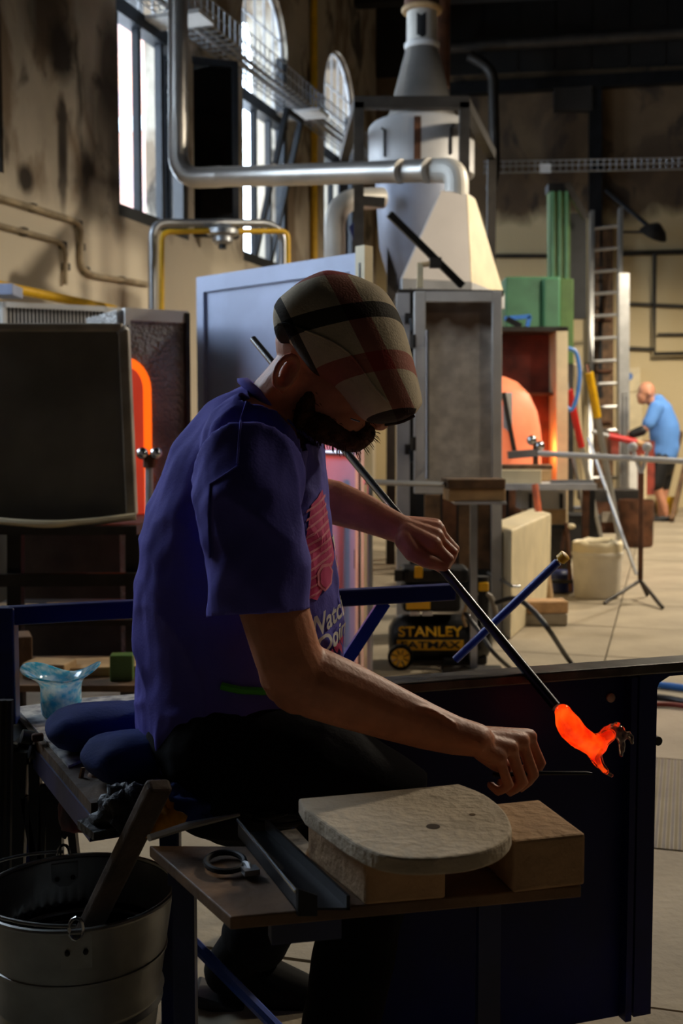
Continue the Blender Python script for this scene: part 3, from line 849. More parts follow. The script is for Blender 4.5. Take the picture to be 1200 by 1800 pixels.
for ps, v in ((.60, 0), (.72, 1), (.80, .9), (.88, .15)):
    q = _e.new(ps); q.color = (v, v, v, 1)
_mr = node(m_scorch, 'ShaderNodeMapRange'); _mr.inputs['From Min'].default_value = .8; _mr.inputs['From Max'].default_value = 2.1
link(m_scorch, _ad.outputs[0], _mr.inputs['Value']); link(m_scorch, _mr.outputs[0], _r.inputs['Fac'])
_mx = node(m_scorch, 'ShaderNodeMix', data_type='RGBA'); _mx.inputs[7].default_value = (*S(74, 52, 32), 1)
_rp = [n for n in m_scorch.node_tree.nodes if n.type == 'VALTORGB' and n is not _r][0]
link(m_scorch, _r.outputs['Color'], _mx.inputs['Factor']); link(m_scorch, _rp.outputs['Color'], _mx.inputs[6])
link(m_scorch, _mx.outputs[2], m_scorch.node_tree.nodes['Principled BSDF'].inputs['Base Color'])
gd = thing('kiln_door', at(805, 870, Yd - .1), 'grey framed kiln door with a brown scorch mark and a long rod handle', 'door')
Ye = Yd - .1
def rect(x0, y0, x1, y1, Y, th, sk=0): return MB().prism([at(x0, y0, Y), at(x1, y0 + sk, Y), at(x1, y1 + sk, Y), at(x0, y1, Y)], (0, th, 0))
rect(745, 525, 868, 862, Ye + .02, .03).build('panel', m_scorch, gd)
rect(728, 512, 748, 868, Ye - .01, .06).build('stile', m_kdoor, gd, bevel=.004)
rect(865, 512, 882, 868, Ye - .01, .06).build('stile', m_kdoor, gd, bevel=.004)
rect(748, 512, 865, 530, Ye - .01, .06).build('top_rail', m_kdoor, gd)
rect(748, 856, 865, 868, Ye - .01, .06).build('bottom_rail', m_kdoor, gd)
MB().tube([at(750, 580, Ye - .04), at(750, 842, Ye - .04)], .011, 8).build('rod_handle', m_silver, gd)
for y in (600, 820):
    MB().tube([at(750, y, Ye - .04), at(750, y, Ye)], .008, 6).build('handle_mount', m_iron, gd)
for y in (600, 780):
    MB().tube([at(727, y - 12, Ye), at(727, y + 12, Ye)], .014, 8).build('hinge', m_iron, gd)
# lifting arm leaning across the top
la = thing('lifting_arm', at(800, 505, 6.2), 'dark steel lifting arm slanting above the kiln door', 'lever')
MB().bar(at(684, 376, 5.9), at(812, 502, 6.05), .035, .04, up=(0, 1, 0)).build('arm', m_dark, la)
MB().box(at(765, 462, 5.93), (.06, .05, .05)).build('pivot', m_iron, la)
MB().bar(at(738, 506, 5.95), at(738, 462, 5.95), .03, .03).build('bracket_post', m_cream, la)
MB().tube([at(738, 466, 5.95), at(765, 462, 5.93)], .014, 6).build('link_pin', m_plank, la)

# pipe rail and block stand in front of the furnace
Yp = 4.9
ps_ = thing('block_stand', onz(832, 755 + 2100 / Yp, 0), 'slim steel stand holding a stack of blocks beside the compressor', 'stand')
MB().bar(at(832, 755 + 2090 / Yp, Yp), at(832, 880, Yp), .03, .03).build('post', m_steel, ps_)
MB().box(at(840, 882, Yp), (.22, .18, .012)).build('top_plate', m_grey, ps_)
MB().box(onz(832, 755 + 2090 / Yp, .008), (.26, .22, .016)).build('base_plate', m_iron, ps_)
zt_ = at(840, 882, Yp).z + .006
tag(MB().box((at(840, 0, Yp).x, Yp, zt_ + .027), (.245, .16, .052), R(4)).build('fire_brick', m_plank, bevel=.005), 'pale block lying under the dark plate on the slim stand', 'block')
tag(MB().box((at(838, 0, Yp).x, Yp, zt_ + .0745), (.25, .17, .042), R(4)).build('charred_block', m_wood, bevel=.005), 'charred brown block on top of the slim stand stack', 'block')
rl = thing('guard_rail', onz(668, 755 + 2100 / 4.6, 0), 'thin horizontal steel rail in front of the ajar furnace door', 'rail')
MB().tube([at(640, 847, 4.72), at(788, 852, 4.85)], .012, 8).build('bar', m_steel, rl)
MB().tube([at(650, 847, 4.72), at(650, 755 + 2090 / 4.72, 4.72)], .012, 8).build('post', m_steel, rl)

# second furnace: glowing domed drum in front of an orange lit niche
Yo = 8.2
m_dome = M('glowing furnace dome', (0.9, 0.28, 0.14), 0.6, emit=0.62, ecol=(1.0, 0.20, 0.07))
gf = thing('dome_furnace', at(900, 755 + 2100 / Yo, Yo), 'orange glowing domed furnace mouth at the far end', 'furnace')
c_ = at(876, 752, Yo + .1)
def domep(f):
    return [(0.30 * f_, h_) for f_, h_ in f]
prof = [(.31, -.36), (.31, -.1), (.30, .0), (.275, .12), (.22, .24), (.13, .33), (.04, .37)]
MB().lathe(prof, Vector((c_.x, c_.y, c_.z)), 28, cap=True).build('dome', m_dome, gf, smooth=True)
MB().lathe([(.34, -(c_.z)), (.34, -.36), (.31, -.36)], Vector((c_.x, c_.y, c_.z)), 24).build('base_drum', m_rust, gf, smooth=True)
nb = thing('niche_cabinet', at(940, 755 + 2100 / (Yo + .5), Yo + .5), 'dark rust-red cabinet lit orange behind the domed furnace', 'cabinet')
Yn = Yo + .62
m_niche = M('sooty red sheet', S(120, 52, 36), 0.6, 0.1, 0.3, 5)
rect(860, 580, 980, 1000, Yn, .04).build('back_plate', m_niche, nb)
rect(978, 578, 998, 1000, Yn - .3, .36).build('side_post', m_cream, nb)
rect(856, 574, 998, 582, Yn - .3, .36).build('top_plate', m_iron, nb)
rect(900, 690, 980, 695, Yn - .16, .16).build('ledge', m_rust, nb)
lamp('dome_glow', 'POINT', at(955, 790, Yn - .22), None, 5.0, (1.0, 0.25, 0.06), .06)
rect(884, 690, 900, 800, Yo - .2, .03, 0).build('white_shield', m_white, gf)
MB().bar(at(884, 690, Yo - .22), at(905, 800, Yo - .22), .03, .03).build('shield_bar', m_iron, gf)
bc = thing('blue_clamp', at(910, 576, Yn - .2), 'small blue metal bracket lying on top of the rust-red cabinet', 'clamp')
MB().bar(at(886, 560, Yn - .2), at(932, 556, Yn - .2), .03, .03).build('arm', m_bluehose, bc)
MB().bar(at(931, 556, Yn - .2), at(926, 574, Yn - .2), .03, .03).build('jaw', m_bluehose, bc)
MB().bar(at(890, 560, Yn - .2), at(915, 574, Yn - .2), .04, .04).build('body', m_dark, bc)
# table with cream brick
Yt = 7.4
mt_ = thing('marver_table', onz(960, 755 + 2100 / Yt, 0), 'rusty steel-framed table with a grey edge under the cream blocks', 'table')
zt_ = zc(850, Yt)
pz = lambda px, Y, z: Vector((at(px, 700, Y).x, Y, z))
MB().box((pz(960, Yt, 0).x, Yt + .25, zt_ - .02), (.66, .55, .04)).build('top', m_grey, mt_)
for px, dy in ((885, .03), (1032, .03), (1042, .45), (890, .45)):
    q = pz(px, Yt + dy, 0); MB().bar(q, (q.x, q.y, zt_ - .04), .04, .04).build('leg', m_rust if dy < .1 else m_dark, mt_)
tag(MB().box((pz(915, Yt, 0).x, Yt + .12, zt_ + .045), (.30, .2, .09), R(-4)).build('cream_block', m_cream, bevel=.006), 'long cream refractory block on the rusty table', 'block')
tag(MB().box((pz(930, Yt, 0).x, Yt + .15, zt_ + .105), (.34, .2, .03), R(-2)).build('scorched_plank', m_wood, bevel=.004), 'scorched brown plank on top of the cream block', 'plank')
tag(MB().box((pz(968, Yt, 0).x, Yt + .36, zt_ + .04), (.12, .12, .078), R(12)).build('cream_block', m_plank, bevel=.005), 'short tan block at the back of the rusty table', 'block')
tag(MB().bar(pz(1010, Yt, zt_ + .012) + Vector((-.14, .05, 0)), pz(1048, Yt, zt_ + .012) + Vector((0, .05, 0)), .04, .022).build('steel_bar', m_steel), 'flat steel bar lying at the right end of the table', 'bar')
# roller head with steel balls on a bracket
YRH = 7.55; ZRH = zt_ + .121
rh = thing('roller_clamp', Vector((at(941, 800, YRH).x, YRH, ZRH)), 'steel ball roller on a clamp before the domed furnace', 'roller')
for dx, dy in ((-4, -16), (10, -6)):
    MB().ell(at(938 + dx, 790 + dy, YRH), (.034, .034, .034)).build('ball', m_silver, rh, smooth=True)
MB().bar(at(892, 800, YRH), at(942, 796, YRH), .05, .05).build('clamp_arm', m_steel, rh)
MB().bar(Vector((at(941, 800, YRH).x, YRH, ZRH)), at(941, 780, YRH), .03, .03).build('post', m_rust, rh)
# grey electric box under it
eb = thing('grey_cabinet', onz(955, 755 + 2100 / 7.9, 0), 'grey metal cabinet with dark straps under the rusty table', 'cabinet')
rect(915, 855, 995, 895, 7.62, .22).build('upper_box', m_grey, eb)
rect(925, 895, 995, 928, 7.62, .22).build('lower_box', m_plank, eb)
rect(918, 928, 1000, 755 + 2098 / 7.62, 7.62, .22).build('plinth', m_iron, eb)
for px in (930, 984): rect(px, 868, px + 5, 894, 7.60, .02).build('strap', m_dark, eb)

# cream refractory slab wall on the floor
q0 = onz(862, 1098, 0); q1 = onz(897, 1125, 0); q2 = onz(966, 1062, 0); q3 = q0 + q2 - q1
ht = .55
sw = thing('refractory_slab', (q0 + q2) / 2, 'thick cream slab standing on edge on the floor beside the compressor', 'slab')
MB().prism([q0, q1, q2, q3], (0, 0, ht)).build('slab', m_cream, sw, bevel=.01)
MB().tube([q0 + Vector((-.02, -.03, ht * .52)), q1 + Vector((.0, -.03, ht * .50)), q1 + Vector((.05, .05, ht * .48))], .008, 6).build('wire_tie', m_steel, sw)
# bricks on floor
zb = 0
for k, (w, m, lab) in enumerate(((.25, m_sframe, 'grey brick lying on the floor beside the cream slab'), (.22, m_brick, 'tan brick lying on top of the grey floor brick'))):
    c_ = onz(950 + 5 * k, 1100, 0)
    tag(MB().box((c_.x + .02, c_.y + .06, .033 + .066 * k), (w, .13, .064), R(-3 + 5 * k)).build('brick', m, bevel=.006), lab, 'brick')
# leaning wooden pole
wpl = thing('wooden_pole', onz(968, 1062, .0), 'pale wooden pole with its top coloured by orange glow leaning by the cream slab', 'pole')
MB().tube([onz(968, 1062, .02), at(951, 935, 6.9)], .022, 8).build('shaft', m_plank, wpl, smooth=True)
MB().tube([at(951, 936, 6.9), at(940, 852, 7.0)], .021, 8).build('glow_coloured_end', m_orange, wpl, smooth=True)  # orange furnace glow painted onto the upper end of the pole
# white bucket with crumpled rim
Yw = 7.1
wbk = thing('white_bucket', onz(1050, 1046, 0), 'white plastic bucket with a dirty torn rim on the floor', 'bucket')
c_ = onz(1050, 1050, 0) + Vector((0, .03, 0)); k_ = Yw / FPX
m_pl = M('dirty white plastic', S(222, 214, 196), 0.5, 0, 0.1, 6)
MB().lathe([(37 * k_, 0), (40 * k_, .02), (43 * k_, .26), (45 * k_, .265), (45 * k_, .285), (43 * k_, .29), (43 * k_, .30), (41 * k_, .30), (38 * k_, .03)], c_, 30, cap=False).build('shell', m_pl, wbk, smooth=True)
MB().lathe([(36 * k_, .025), (36 * k_, .27)], c_, 24).build('contents', m_sframe, wbk, smooth=True)
rg_ = MB(); ring = []
for j, (r_, h_) in enumerate(((43.5, .275), (44, .33), (42, .36), (40, .33))):
    ring.append([c_ + Vector((math.cos(t * .3491) * r_ * k_ * (1 + random.uniform(-.03, .03)), math.sin(t * .3491) * r_ * k_, h_ + (random.uniform(-.012, .012) if j in (1, 2) else 0))) for t in range(18)])
rg_.rings(ring, False).build('crumpled_liner', m_cream, wbk, smooth=True, angle=180)
# tripod pipe stand with long pipe
tp = thing('tripod_stand', onz(1125, 1050, 0), 'thin tripod pipe stand on the bright floor before the far worker', 'stand')
Yq = 7.0
MB().tube([at(1125, 1022, Yq), at(1127, 832, Yq)], .016, 8).build('post', m_rust, tp)
for px, py in ((1062, 1060), (1164, 1068), (1137, 1046)):
    MB().tube([at(1125, 1020, Yq), onz(px, py, .012)], .012, 6).build('foot', m_iron, tp)
MB().tube([at(1127, 834, Yq), at(1112, 790, Yq)], .012, 6).build('fork_arm', m_grey, tp)
MB().tube([at(1127, 834, Yq), at(1138, 790, Yq)], .012, 6).build('fork_arm', m_grey, tp)
for px in (1112, 1137):
    MB().ell(at(px, 786, Yq), (.03, .02, .03)).build('roller', m_grey, tp, smooth=True)
tag(MB().tube([at(945, 797, 7.2), at(1240, 813, 6.85)], .018, 10).build('long_blowpipe', m_grey, smooth=True), 'long grey blowpipe lying level across the tripod stand', 'blowpipe')
# ---------------------------------------------------------------- far end of the hall
# green machine
Yv = 11.3
gm = thing('green_press', onz(960, 755 + 2100 / Yv, 0), 'green machine with a tall ribbed column at the far end', 'machine')
rect(888, 486, 985, 640, Yv, .5).build('housing', m_green, gm, bevel=.02)
rect(955, 488, 985, 640, Yv - .08, .1).build('front_cover', m_green, gm, bevel=.02)
rect(984, 490, 1008, 640, Yv + .05, .5).build('side_cover', m_green2, gm, bevel=.01)
rect(886, 640, 1008, 755 + 2090 / Yv, Yv + .03, .4).build('pedestal', m_iron, gm)
rect(966, 335, 1002, 492, Yv + .1, .16).build('column', m_green2, gm)
for px in (969, 981, 993): rect(px, 336, px + 5, 490, Yv + .07, .05).build('rib', m_green, gm)
rect(964, 322, 994, 336, Yv + .08, .2).build('column_cap', m_dark, gm)
MB().bar(at(994, 322, Yv + .1), at(1030, 385, Yv + .1), .06, .06).build('stay', m_iron, gm)
rect(1002, 375, 1030, 560, Yv + .35, .1).build('cable_duct', m_dark, gm)
# black column on the back wall, box, beam, tray, conduits
def bar_back(x0, y0, x1, y1, w, h, d): return MB().bar(onback(x0, y0, d), onback(x1, y1, d), w, h, up=bn)
cl = bar_back(1046, 700, 1046, 140, .17, .14, .08).build('iron_column', m_dark); tag(cl, 'black iron column against the back wall behind the ladder', 'column')
tag(MB().prism([onback(972, 160, .02), onback(1040, 156, .02), onback(1040, 198, .02), onback(972, 200, .02)], bn * .16).build('wall_box', m_walld, bevel=.01), 'brown box high on the back wall beside the iron column', 'box')
bt = thing('back_cable_tray', onback(1000, 296, .2), 'galvanised wire tray running across the back wall', 'cable tray')
for dy, d in ((0, .18), (0, .3), (0, .4), (-11, .4), (-20, .4), (-20, .18)):
    MB().tube([onback(850, 304 + dy, d), onback(1500, 291.6 + dy, d)], .010, 5).build('long_wire', m_steel, bt)
u_ = None
for k in range(59):
    x = 852 + 11 * k; y = 304 - (x - 850) * .019
    w = MB().tube([onback(x, y - 20, .18), onback(x, y, .18), onback(x, y, .4), onback(x, y - 20, .4)], .006, 4)
    w.build('cross_wire', m_steel, bt)
MB().prism([onback(948, 288, .42), onback(968, 288, .42), onback(968, 304, .42), onback(948, 304, .42)], bn * .01).build('splice_plate', m_white, bt)
gt_ = thing('gutter_pipe', onback(1000, 66, .4), 'dim grey pipe running high across the back wall', 'pipe')
MB().tube([onback(780, 84, .4), onback(1540, 34.4, .4)], .085, 12).build('pipe', m_iron, gt_, smooth=True)
for x in (1020, 1062, 1195): 
    y = 84 - (x - 780) * .0652; MB().tube([onback(x, y, .4), onback(x + 4, y - .3, .4)], .095, 12).build('joint', m_iron, gt_)
tag(MB().tube(bend([onback(825, 98, .55), onback(866, 122, .55), onback(870, 300, .55), onback(862, 335, .55)], .3), .07, 12).build('downpipe', m_iron, smooth=True), 'grey downpipe with a bend dropping down the back wall', 'pipe')
tag(bar_back(790, 158, 1540, 118, .16, .14, .1).build('wall_beam', m_dark), 'dark beam fixed across the top of the back wall', 'beam')
for pts, r_, lab in (([(870, 450), (965, 450)], .03, 'dark conduit on the back wall left of the green column'),
                     ([(1092, 446), (1520, 434)], .035, 'dark conduit running along the back wall right of the ladder'),
                     ([(1150, 446), (1150, 622), (1520, 614)], .03, 'dark conduit dropping down the back wall and turning right'),
                     ([(1098, 534), (1520, 552)], .025, 'thin dark conduit crossing the back wall at mid height'),
                     ([(1098, 612), (1148, 614)], .025, 'short dark conduit low on the back wall'),
                     ([(1155, 588), (1520, 588)], .02, 'thin conduit above the far worker on the back wall')):
    tag(MB().tube([onback(x, y, .04 if len(pts) == 2 else .11) for x, y in pts], r_, 6).build('dark_conduit', m_iron), lab, 'conduit')
lm_ = thing('bracket_lamp', onback(1148, 410, .3), 'dark shaded wall lamp at the end of a slanting arm', 'lamp')
MB().tube([onback(1063, 333, .1), onback(1140, 398, .5)], .028, 8).build('arm', m_dark, lm_)
MB().tube([onback(1096, 408, .1), onback(1140, 408, .5)], .016, 6).build('stay', m_dark, lm_)
MB().lathe([(.03, .12), (.06, .1), (.14, .04), (.19, -.04), (.17, -.04), (.10, .04)], onback(1150, 408, .55), 20, axis=(.3, -.5, .8), cap=False).build('shade', m_iron, lm_, smooth=True)
# ladder leaning on the back wall
ld = thing('ladder', onz(1062, 755 + 2100 / 14.0, 0), 'tall aluminium ladder leaning against the back wall', 'ladder')
L0, L1 = onback(1040, 372, .25), onback(1090, 366, .25)
F0, F1 = at(1036, 755 + 2090 / 14.1, 14.1), at(1086, 755 + 2090 / 14.1, 14.1)
for a_, b_ in ((L0, F0), (L1, F1)):
    MB().bar(a_, b_, .05, .09, up=(0, 1, 0)).build('stile', m_alu, ld)
nr = 13
for k in range(nr):
    t_ = (k + .8) / (nr + .3); MB().tube([L0.lerp(F0, t_), L1.lerp(F1, t_)], .022, 8).build('rung', m_alu, ld)
# white extruded profile post and tall slats
pr = thing('white_profile', at(1094, 755 + 2100 / 13.2, 13.2), 'white ribbed profile post standing beside the ladder', 'post')
rect(1088, 480, 1106, 755 + 2098 / 13.9, 13.9, .12).build('core', m_alu, pr)
for px in (1088, 1095, 1101): rect(px, 690, px + 4, 755 + 2098 / 13.9, 13.86, .05).build('rib', m_alu, pr)
wd_ = thing('dark_doorway_cabinet', onback(1062, 870, .2), 'brown cupboard with dark shelves behind the ladder', 'cupboard')
rect(1046, 400, 1078, 868, 15.35, .25).build('carcass', m_wood, wd_)
for y in (470, 560, 650, 740): rect(1048, y, 1076, y + 4, 15.3, .06).build('shelf', m_rust, wd_)
# sign plate: white box with a blue disc
sg = thing('notice_board', onback(1118, 660, .05), 'small cream board with a blue round sign on the back wall', 'sign')
MB().prism([onback(1092, 648, .02), onback(1124, 646, .02), onback(1124, 688, .02), onback(1092, 690, .02)], bn * .05).build('board', m_cream, sg)
MB().lathe([(.055, 0), (.055, .02)], onback(1104, 662, .07), 20, axis=bn).build('disc', m_bluehose, sg)
MB().lathe([(.02, 0), (.02, .012)], onback(1103, 662, .10), 12, axis=bn).build('red_mark', m_red, sg)
rect(1098, 690, 1128, 780, 15.2, .1).build('panel', m_cream, sg)
# pipes leaning together in front of the far wall
def pole(pts, r, m, label, nm='leaning_pipe', split=None, mat2=None, rest=None):
    t = thing(nm, pts[-1], label, 'pipe')
    if split is None:
        MB().tube(pts, r, 8).build('shaft', m, t, smooth=True)
    else:
        a_, b_ = Vector(pts[0]), Vector(pts[-1]); c_ = a_.lerp(b_, split)
        MB().tube([a_, c_], r * 1.35, 8).build('sleeve', mat2, t, smooth=True)
        MB().tube([c_ - (b_ - a_) * .01, b_], r, 8).build('shaft', m, t, smooth=True)
        MB().tube([a_ - (b_ - a_) * .05, a_], r * .8, 8).build('mouthpiece', m_silver, t, smooth=True)
    return t
def low(px, py): return onz(px, py, .02)
pole([at(1000, 685, 8.8), low(1062, 975)], .02, m_steel, 'steel blowpipe with a bright red sleeve leaning beside the orange niche', split=.33, mat2=m_red)
pole([at(1035, 655, 9.3), low(1092, 965)], .026, m_steel, 'thick grey pipe with a yellow sleeve leaning by the ladder', split=.24, mat2=m_yellow)
pole([at(1034, 770, 7.6), at(1118, 1010, 7.2)], .011, m_steel, 'thin grey pipe slanting down behind the white bucket')
pole([at(1012, 640, 9.6), low(1030, 960)], .02, m_cream, 'pale upright rod between the niche post and the red-sleeved pipe')
pole([at(1006, 800, 8.0), low(1046, 1000)], .014, m_steel, 'thin rod leaning under the level blowpipe')
hz_ = MB().tube(spline([at(998, 612, 8.6), at(1012, 620, 8.6), at(1018, 655, 8.6), at(1014, 695, 8.6), at(1004, 720, 8.6), at(992, 712, 8.6)]), .016, 8)
tag(hz_.build('blue_hose', m_bluehose, smooth=True), 'loop of light blue hose hanging beside the orange niche', 'hose')
# dark bins, stools and clutter under the pipes
tag(MB().lathe([(.14, 0), (.15, .02), (.155, .42), (.15, .42), (.13, .04)], onz(1122, 962, 0) + Vector((0, .1, 0)), 20).build('rusty_bin', m_rust, smooth=True), 'rusty open bin behind the tripod stand', 'bin')
cr_ = thing('steel_cart', onz(1062, 930, 0), 'olive brown cart with a drawer under the leaning pipes', 'cart')
rect(1040, 880, 1120, 938, 10.4, .35).build('body', m_rust, cr_, bevel=.01)
rect(1058, 900, 1100, 918, 10.37, .05).build('drawer', m_sframe, cr_)
rect(1030, 862, 1130, 882, 10.4, .4).build('top', m_iron, cr_)
tag(MB().box(onz(1016, 940, 0.18) , (.30, .3, .36), R(6)).build('dark_case', m_black, bevel=.02), 'black case standing behind the white bucket', 'case')
st_ = thing('small_trestle', onz(985, 1040, 0), 'small rusty trestle with a grey bar left of the white bucket', 'trestle')
MB().tube([low(1003, 1040), at(996, 920, 7.3)], .014, 6).build('leg', m_rust, st_)
MB().tube([low(978, 1030), at(994, 920, 7.4)], .014, 6).build('leg', m_rust, st_)
MB().bar(at(968, 1022, 7.2), at(1010, 1022, 7.2), .03, .02).build('cross_bar', m_iron, st_)
MB().bar(at(966, 926, 7.35), at(1008, 926, 7.35), .03, .03).build('top_bar', m_dark, st_)
MB().ell(at(1003, 925, 7.3), (.03, .03, .02)).build('knob', m_cream, st_, smooth=True)
tag(MB().lathe([(.09, 0), (.10, .01), (.085, .11), (.06, .14)], onz(982, 1040, 0), 16).build('purple_tub', m_blue, smooth=True), 'small dark violet tub on the floor under the trestle', 'tub')
# red hot workpiece shelter near the far worker
rb = thing('red_equipment', onz(1105, 905, 0), 'rust-red steel unit with pale rollers in front of the far worker', 'machine')
m_rr = M('dull red paint', S(150, 60, 44), 0.6, 0, 0.3, 6)
rect(1074, 760, 1088, 800, 12.6, .2).build('side_box', m_rr, rb)
rect(1118, 775, 1150, 870, 12.6, .3).build('front_box', m_rr, rb)
rect(1106, 800, 1120, 905, 12.5, .1).build('white_leg', m_white, rb)
rect(1128, 800, 1136, 905, 12.5, .1).build('white_leg', m_cream, rb)
rect(1100, 892, 1150, 912, 12.5, .4).build('base', m_iron, rb)
rp_ = thing('red_pipe', at(1100, 772, 12.4), 'bright red sleeved pipe held level by the far worker', 'pipe')
MB().tube([at(1070, 766, 12.5), at(1118, 777, 12.5)], .035, 8).build('sleeve', m_red, rp_, smooth=True)
MB().tube([at(1116, 776, 12.5), at(1136, 783, 12.5)], .03, 8).build('tip', m_brick, rp_, smooth=True)
MB().tube([at(1040, 758, 12.5), at(1070, 766, 12.5)], .02, 8).build('shaft', m_grey, rp_, smooth=True)
yb_ = onz(1172, 905, 0)
tag(MB().lathe([(.10, 0), (.12, .02), (.14, .22), (.13, .22), (.1, .03)], yb_, 18).build('yellow_bucket', m_yellow, smooth=True), 'yellow bucket on the floor behind the far worker', 'bucket')
for k, (x0, y0, x1, y1, lab) in enumerate(((1196, 760, 1160, 905, 'brown timber leaning at the right edge behind the worker'),
                                           (1215, 770, 1180, 915, 'second brown timber at the right edge, nearest the frame border'),
                                           (1186, 800, 1150, 900, 'short brown timber between the worker and the red unit'))):
    tag(MB().bar(at(x0, y0, 14.3), low(x1, y1) , .05, .06).build('leaning_timber', m_wood), lab, 'timber')

# ---------------------------------------------------------------- compressor
Yc = 5.0
cm = thing('air_compressor', onz(775, 1178, 0), 'black and yellow wheeled air compressor on the floor', 'compressor')
kx = Yc / FPX
def cz(y): return CAM_H - (y - 755) / FPX * Yc
def cx(px): return at(px, 900, Yc).x
m_tank = M('black tank paint', S(26, 27, 28), 0.3, 0.1, 0.1, 6)
m_ylw = M('tool yellow', S(250, 190, 20), 0.45, 0, 0.05, 6)
tz_ = (cz(1098) + cz(1172)) / 2; tr_ = (cz(1098) - cz(1172)) / 2 * 1.15
tl = [(.0, -.235), (tr_ * .5, -.232), (tr_ * .85, -.21), (tr_, -.17), (tr_, .17), (tr_ * .85, .21), (tr_ * .5, .232), (.0, .235)]
MB().lathe(tl, (cx(778), Yc + .1, tz_ + .01), 32, axis=(1, 0, 0), cap=False).build('tank', m_tank, cm, smooth=True)
tf = Yc + .1 - tr_
MB().box((cx(760), Yc + .1, cz(1055)), (.26, .2, .12)).build('motor_housing', m_black, cm, bevel=.02)
MB().box((cx(765), Yc + .08, cz(1012)), (.30, .2, .06)).build('motor_cover', m_dark, cm, bevel=.015)
for k in range(5):
    MB().box((cx(700 + 26 * k), Yc - .02, cz(1012)), (.035, .02, .05)).build('cooling_fin', m_black, cm)
MB().box((cx(735), Yc - .035, cz(1005)), (.036, .012, .052)).build('yellow_tab', m_ylw, cm, bevel=.004)
MB().box((cx(735), Yc - .02, cz(1064)), (.105, .02, .036)).build('rating_plate', m_ylw, cm)
for px in (729, 751): MB().box((cx(px), Yc - .02, cz(1079)), (.045, .02, .018)).build('label', m_white, cm)
MB().tube([(cx(848), Yc + .02, cz(1090)), (cx(848), Yc + .02, cz(1015))], .035, 14).build('pressure_valve', m_black, cm, smooth=True)
MB().box((cx(850), Yc + .0, cz(1032)), (.045, .045, .04)).build('regulator_knob', m_ylw, cm, bevel=.006)
MB().tube(bend([(cx(836), Yc, cz(1045)), (cx(862), Yc, cz(1045)), (cx(874), Yc, cz(1080)), (cx(874), Yc + .05, cz(1120))], .04), .012, 8).build('grab_bar', m_sframe, cm, smooth=True)
MB().tube([(cx(822), Yc - .05, cz(1050)), (cx(812), Yc - .06, cz(1085)), (cx(818), Yc - .06, cz(1100))], .008, 6).build('brass_fitting', m_plank, cm)
MB().ell((cx(822), Yc - .03, cz(1085)), (.02, .02, .02)).build('pressure_gauge', m_silver, cm, smooth=True)
wc = Vector((cx(703), Yc - .07, .055))
wh = MB().lathe([(.054, -.02), (.056, -.015), (.056, .015), (.054, .02), (.044, .02), (.044, -.02)], wc, 28, axis=(0, 1, 0), cap=False).build('wheel', m_black, cm, smooth=True)
for k in range(8):
    an = k * math.pi / 4
    MB().prism([wc + Vector((math.cos(an + d) * r_, -.016, math.sin(an + d) * r_)) for r_, d in ((.008, 0), (.043, -.30), (.043, .30))], (0, .03, 0)).build('spoke', m_ylw, wh)
MB().lathe([(.012, -.024), (.012, .024)], wc, 12, axis=(0, 1, 0)).build('hub', m_ylw, wh)
MB().box((cx(850), Yc + .05, .02), (.05, .05, .04)).build('rubber_foot', m_black, cm, bevel=.008)
MB().box((cx(790), Yc + .0, .02), (.05, .05, .035)).build('drain_cock', m_black, cm, bevel=.008)
def text_mesh(body, size, extrude=.001):
    cu = bpy.data.curves.new('lettering', 'FONT'); cu.body = body; cu.size = size; cu.extrude = extrude
    cu.align_x = 'CENTER'; cu.align_y = 'CENTER'; cu.offset = size * .02
    o = bpy.data.objects.new('lettering', cu); COL.objects.link(o)
    dg = bpy.context.evaluated_depsgraph_get()
    me = bpy.data.meshes.new_from_object(o.evaluated_get(dg))
    bpy.data.objects.remove(o); bpy.data.curves.remove(cu)
    return me
def letters(body, size, loc, mat, parent, width=None, conv=None, name='lettering'):
    me = text_mesh(body, size)
    xs = [v.co.x for v in me.vertices]; w = max(xs) - min(xs); k = (width / w) if width else 1
    for v in me.vertices:
        p = Vector((v.co.x * k, v.co.y, v.co.z))
        v.co = (conv(p) if conv else Vector((p.x, -p.z, p.y)) + Vector(loc)) - wl(parent)
    return put(name, me, mat, parent, wl(parent))
def on_tank(x0, z0, lift):
    def f(p):
        z = z0 + p.y; dz = z - (tz_ + .01)
        return Vector((x0 + p.x, Yc + .1 - math.sqrt(max(1e-6, tr_ ** 2 - dz ** 2)) - lift - p.z, z))
    return f
letters('STANLEY', .058, None, m_ylw, cm, .285, on_tank(cx(757), cz(1114), .003), name='lettering_upper')
g_ = on_tank(cx(757), cz(1137), .002)
b = MB(); nx = 1; rows = 6
for i in range(rows + 1):
    for x in (-.148, .148): b.v.append(g_(Vector((x, -.024 + .048 * i / rows, 0))))
b.f = [(2 * i, 2 * i + 1, 2 * i + 3, 2 * i + 2) for i in range(rows)]
b.build('yellow_band', m_ylw, cm)
letters('FATMAX', .045, None, m_black, cm, .265, on_tank(cx(757), cz(1137), .0045), name='lettering_lower')

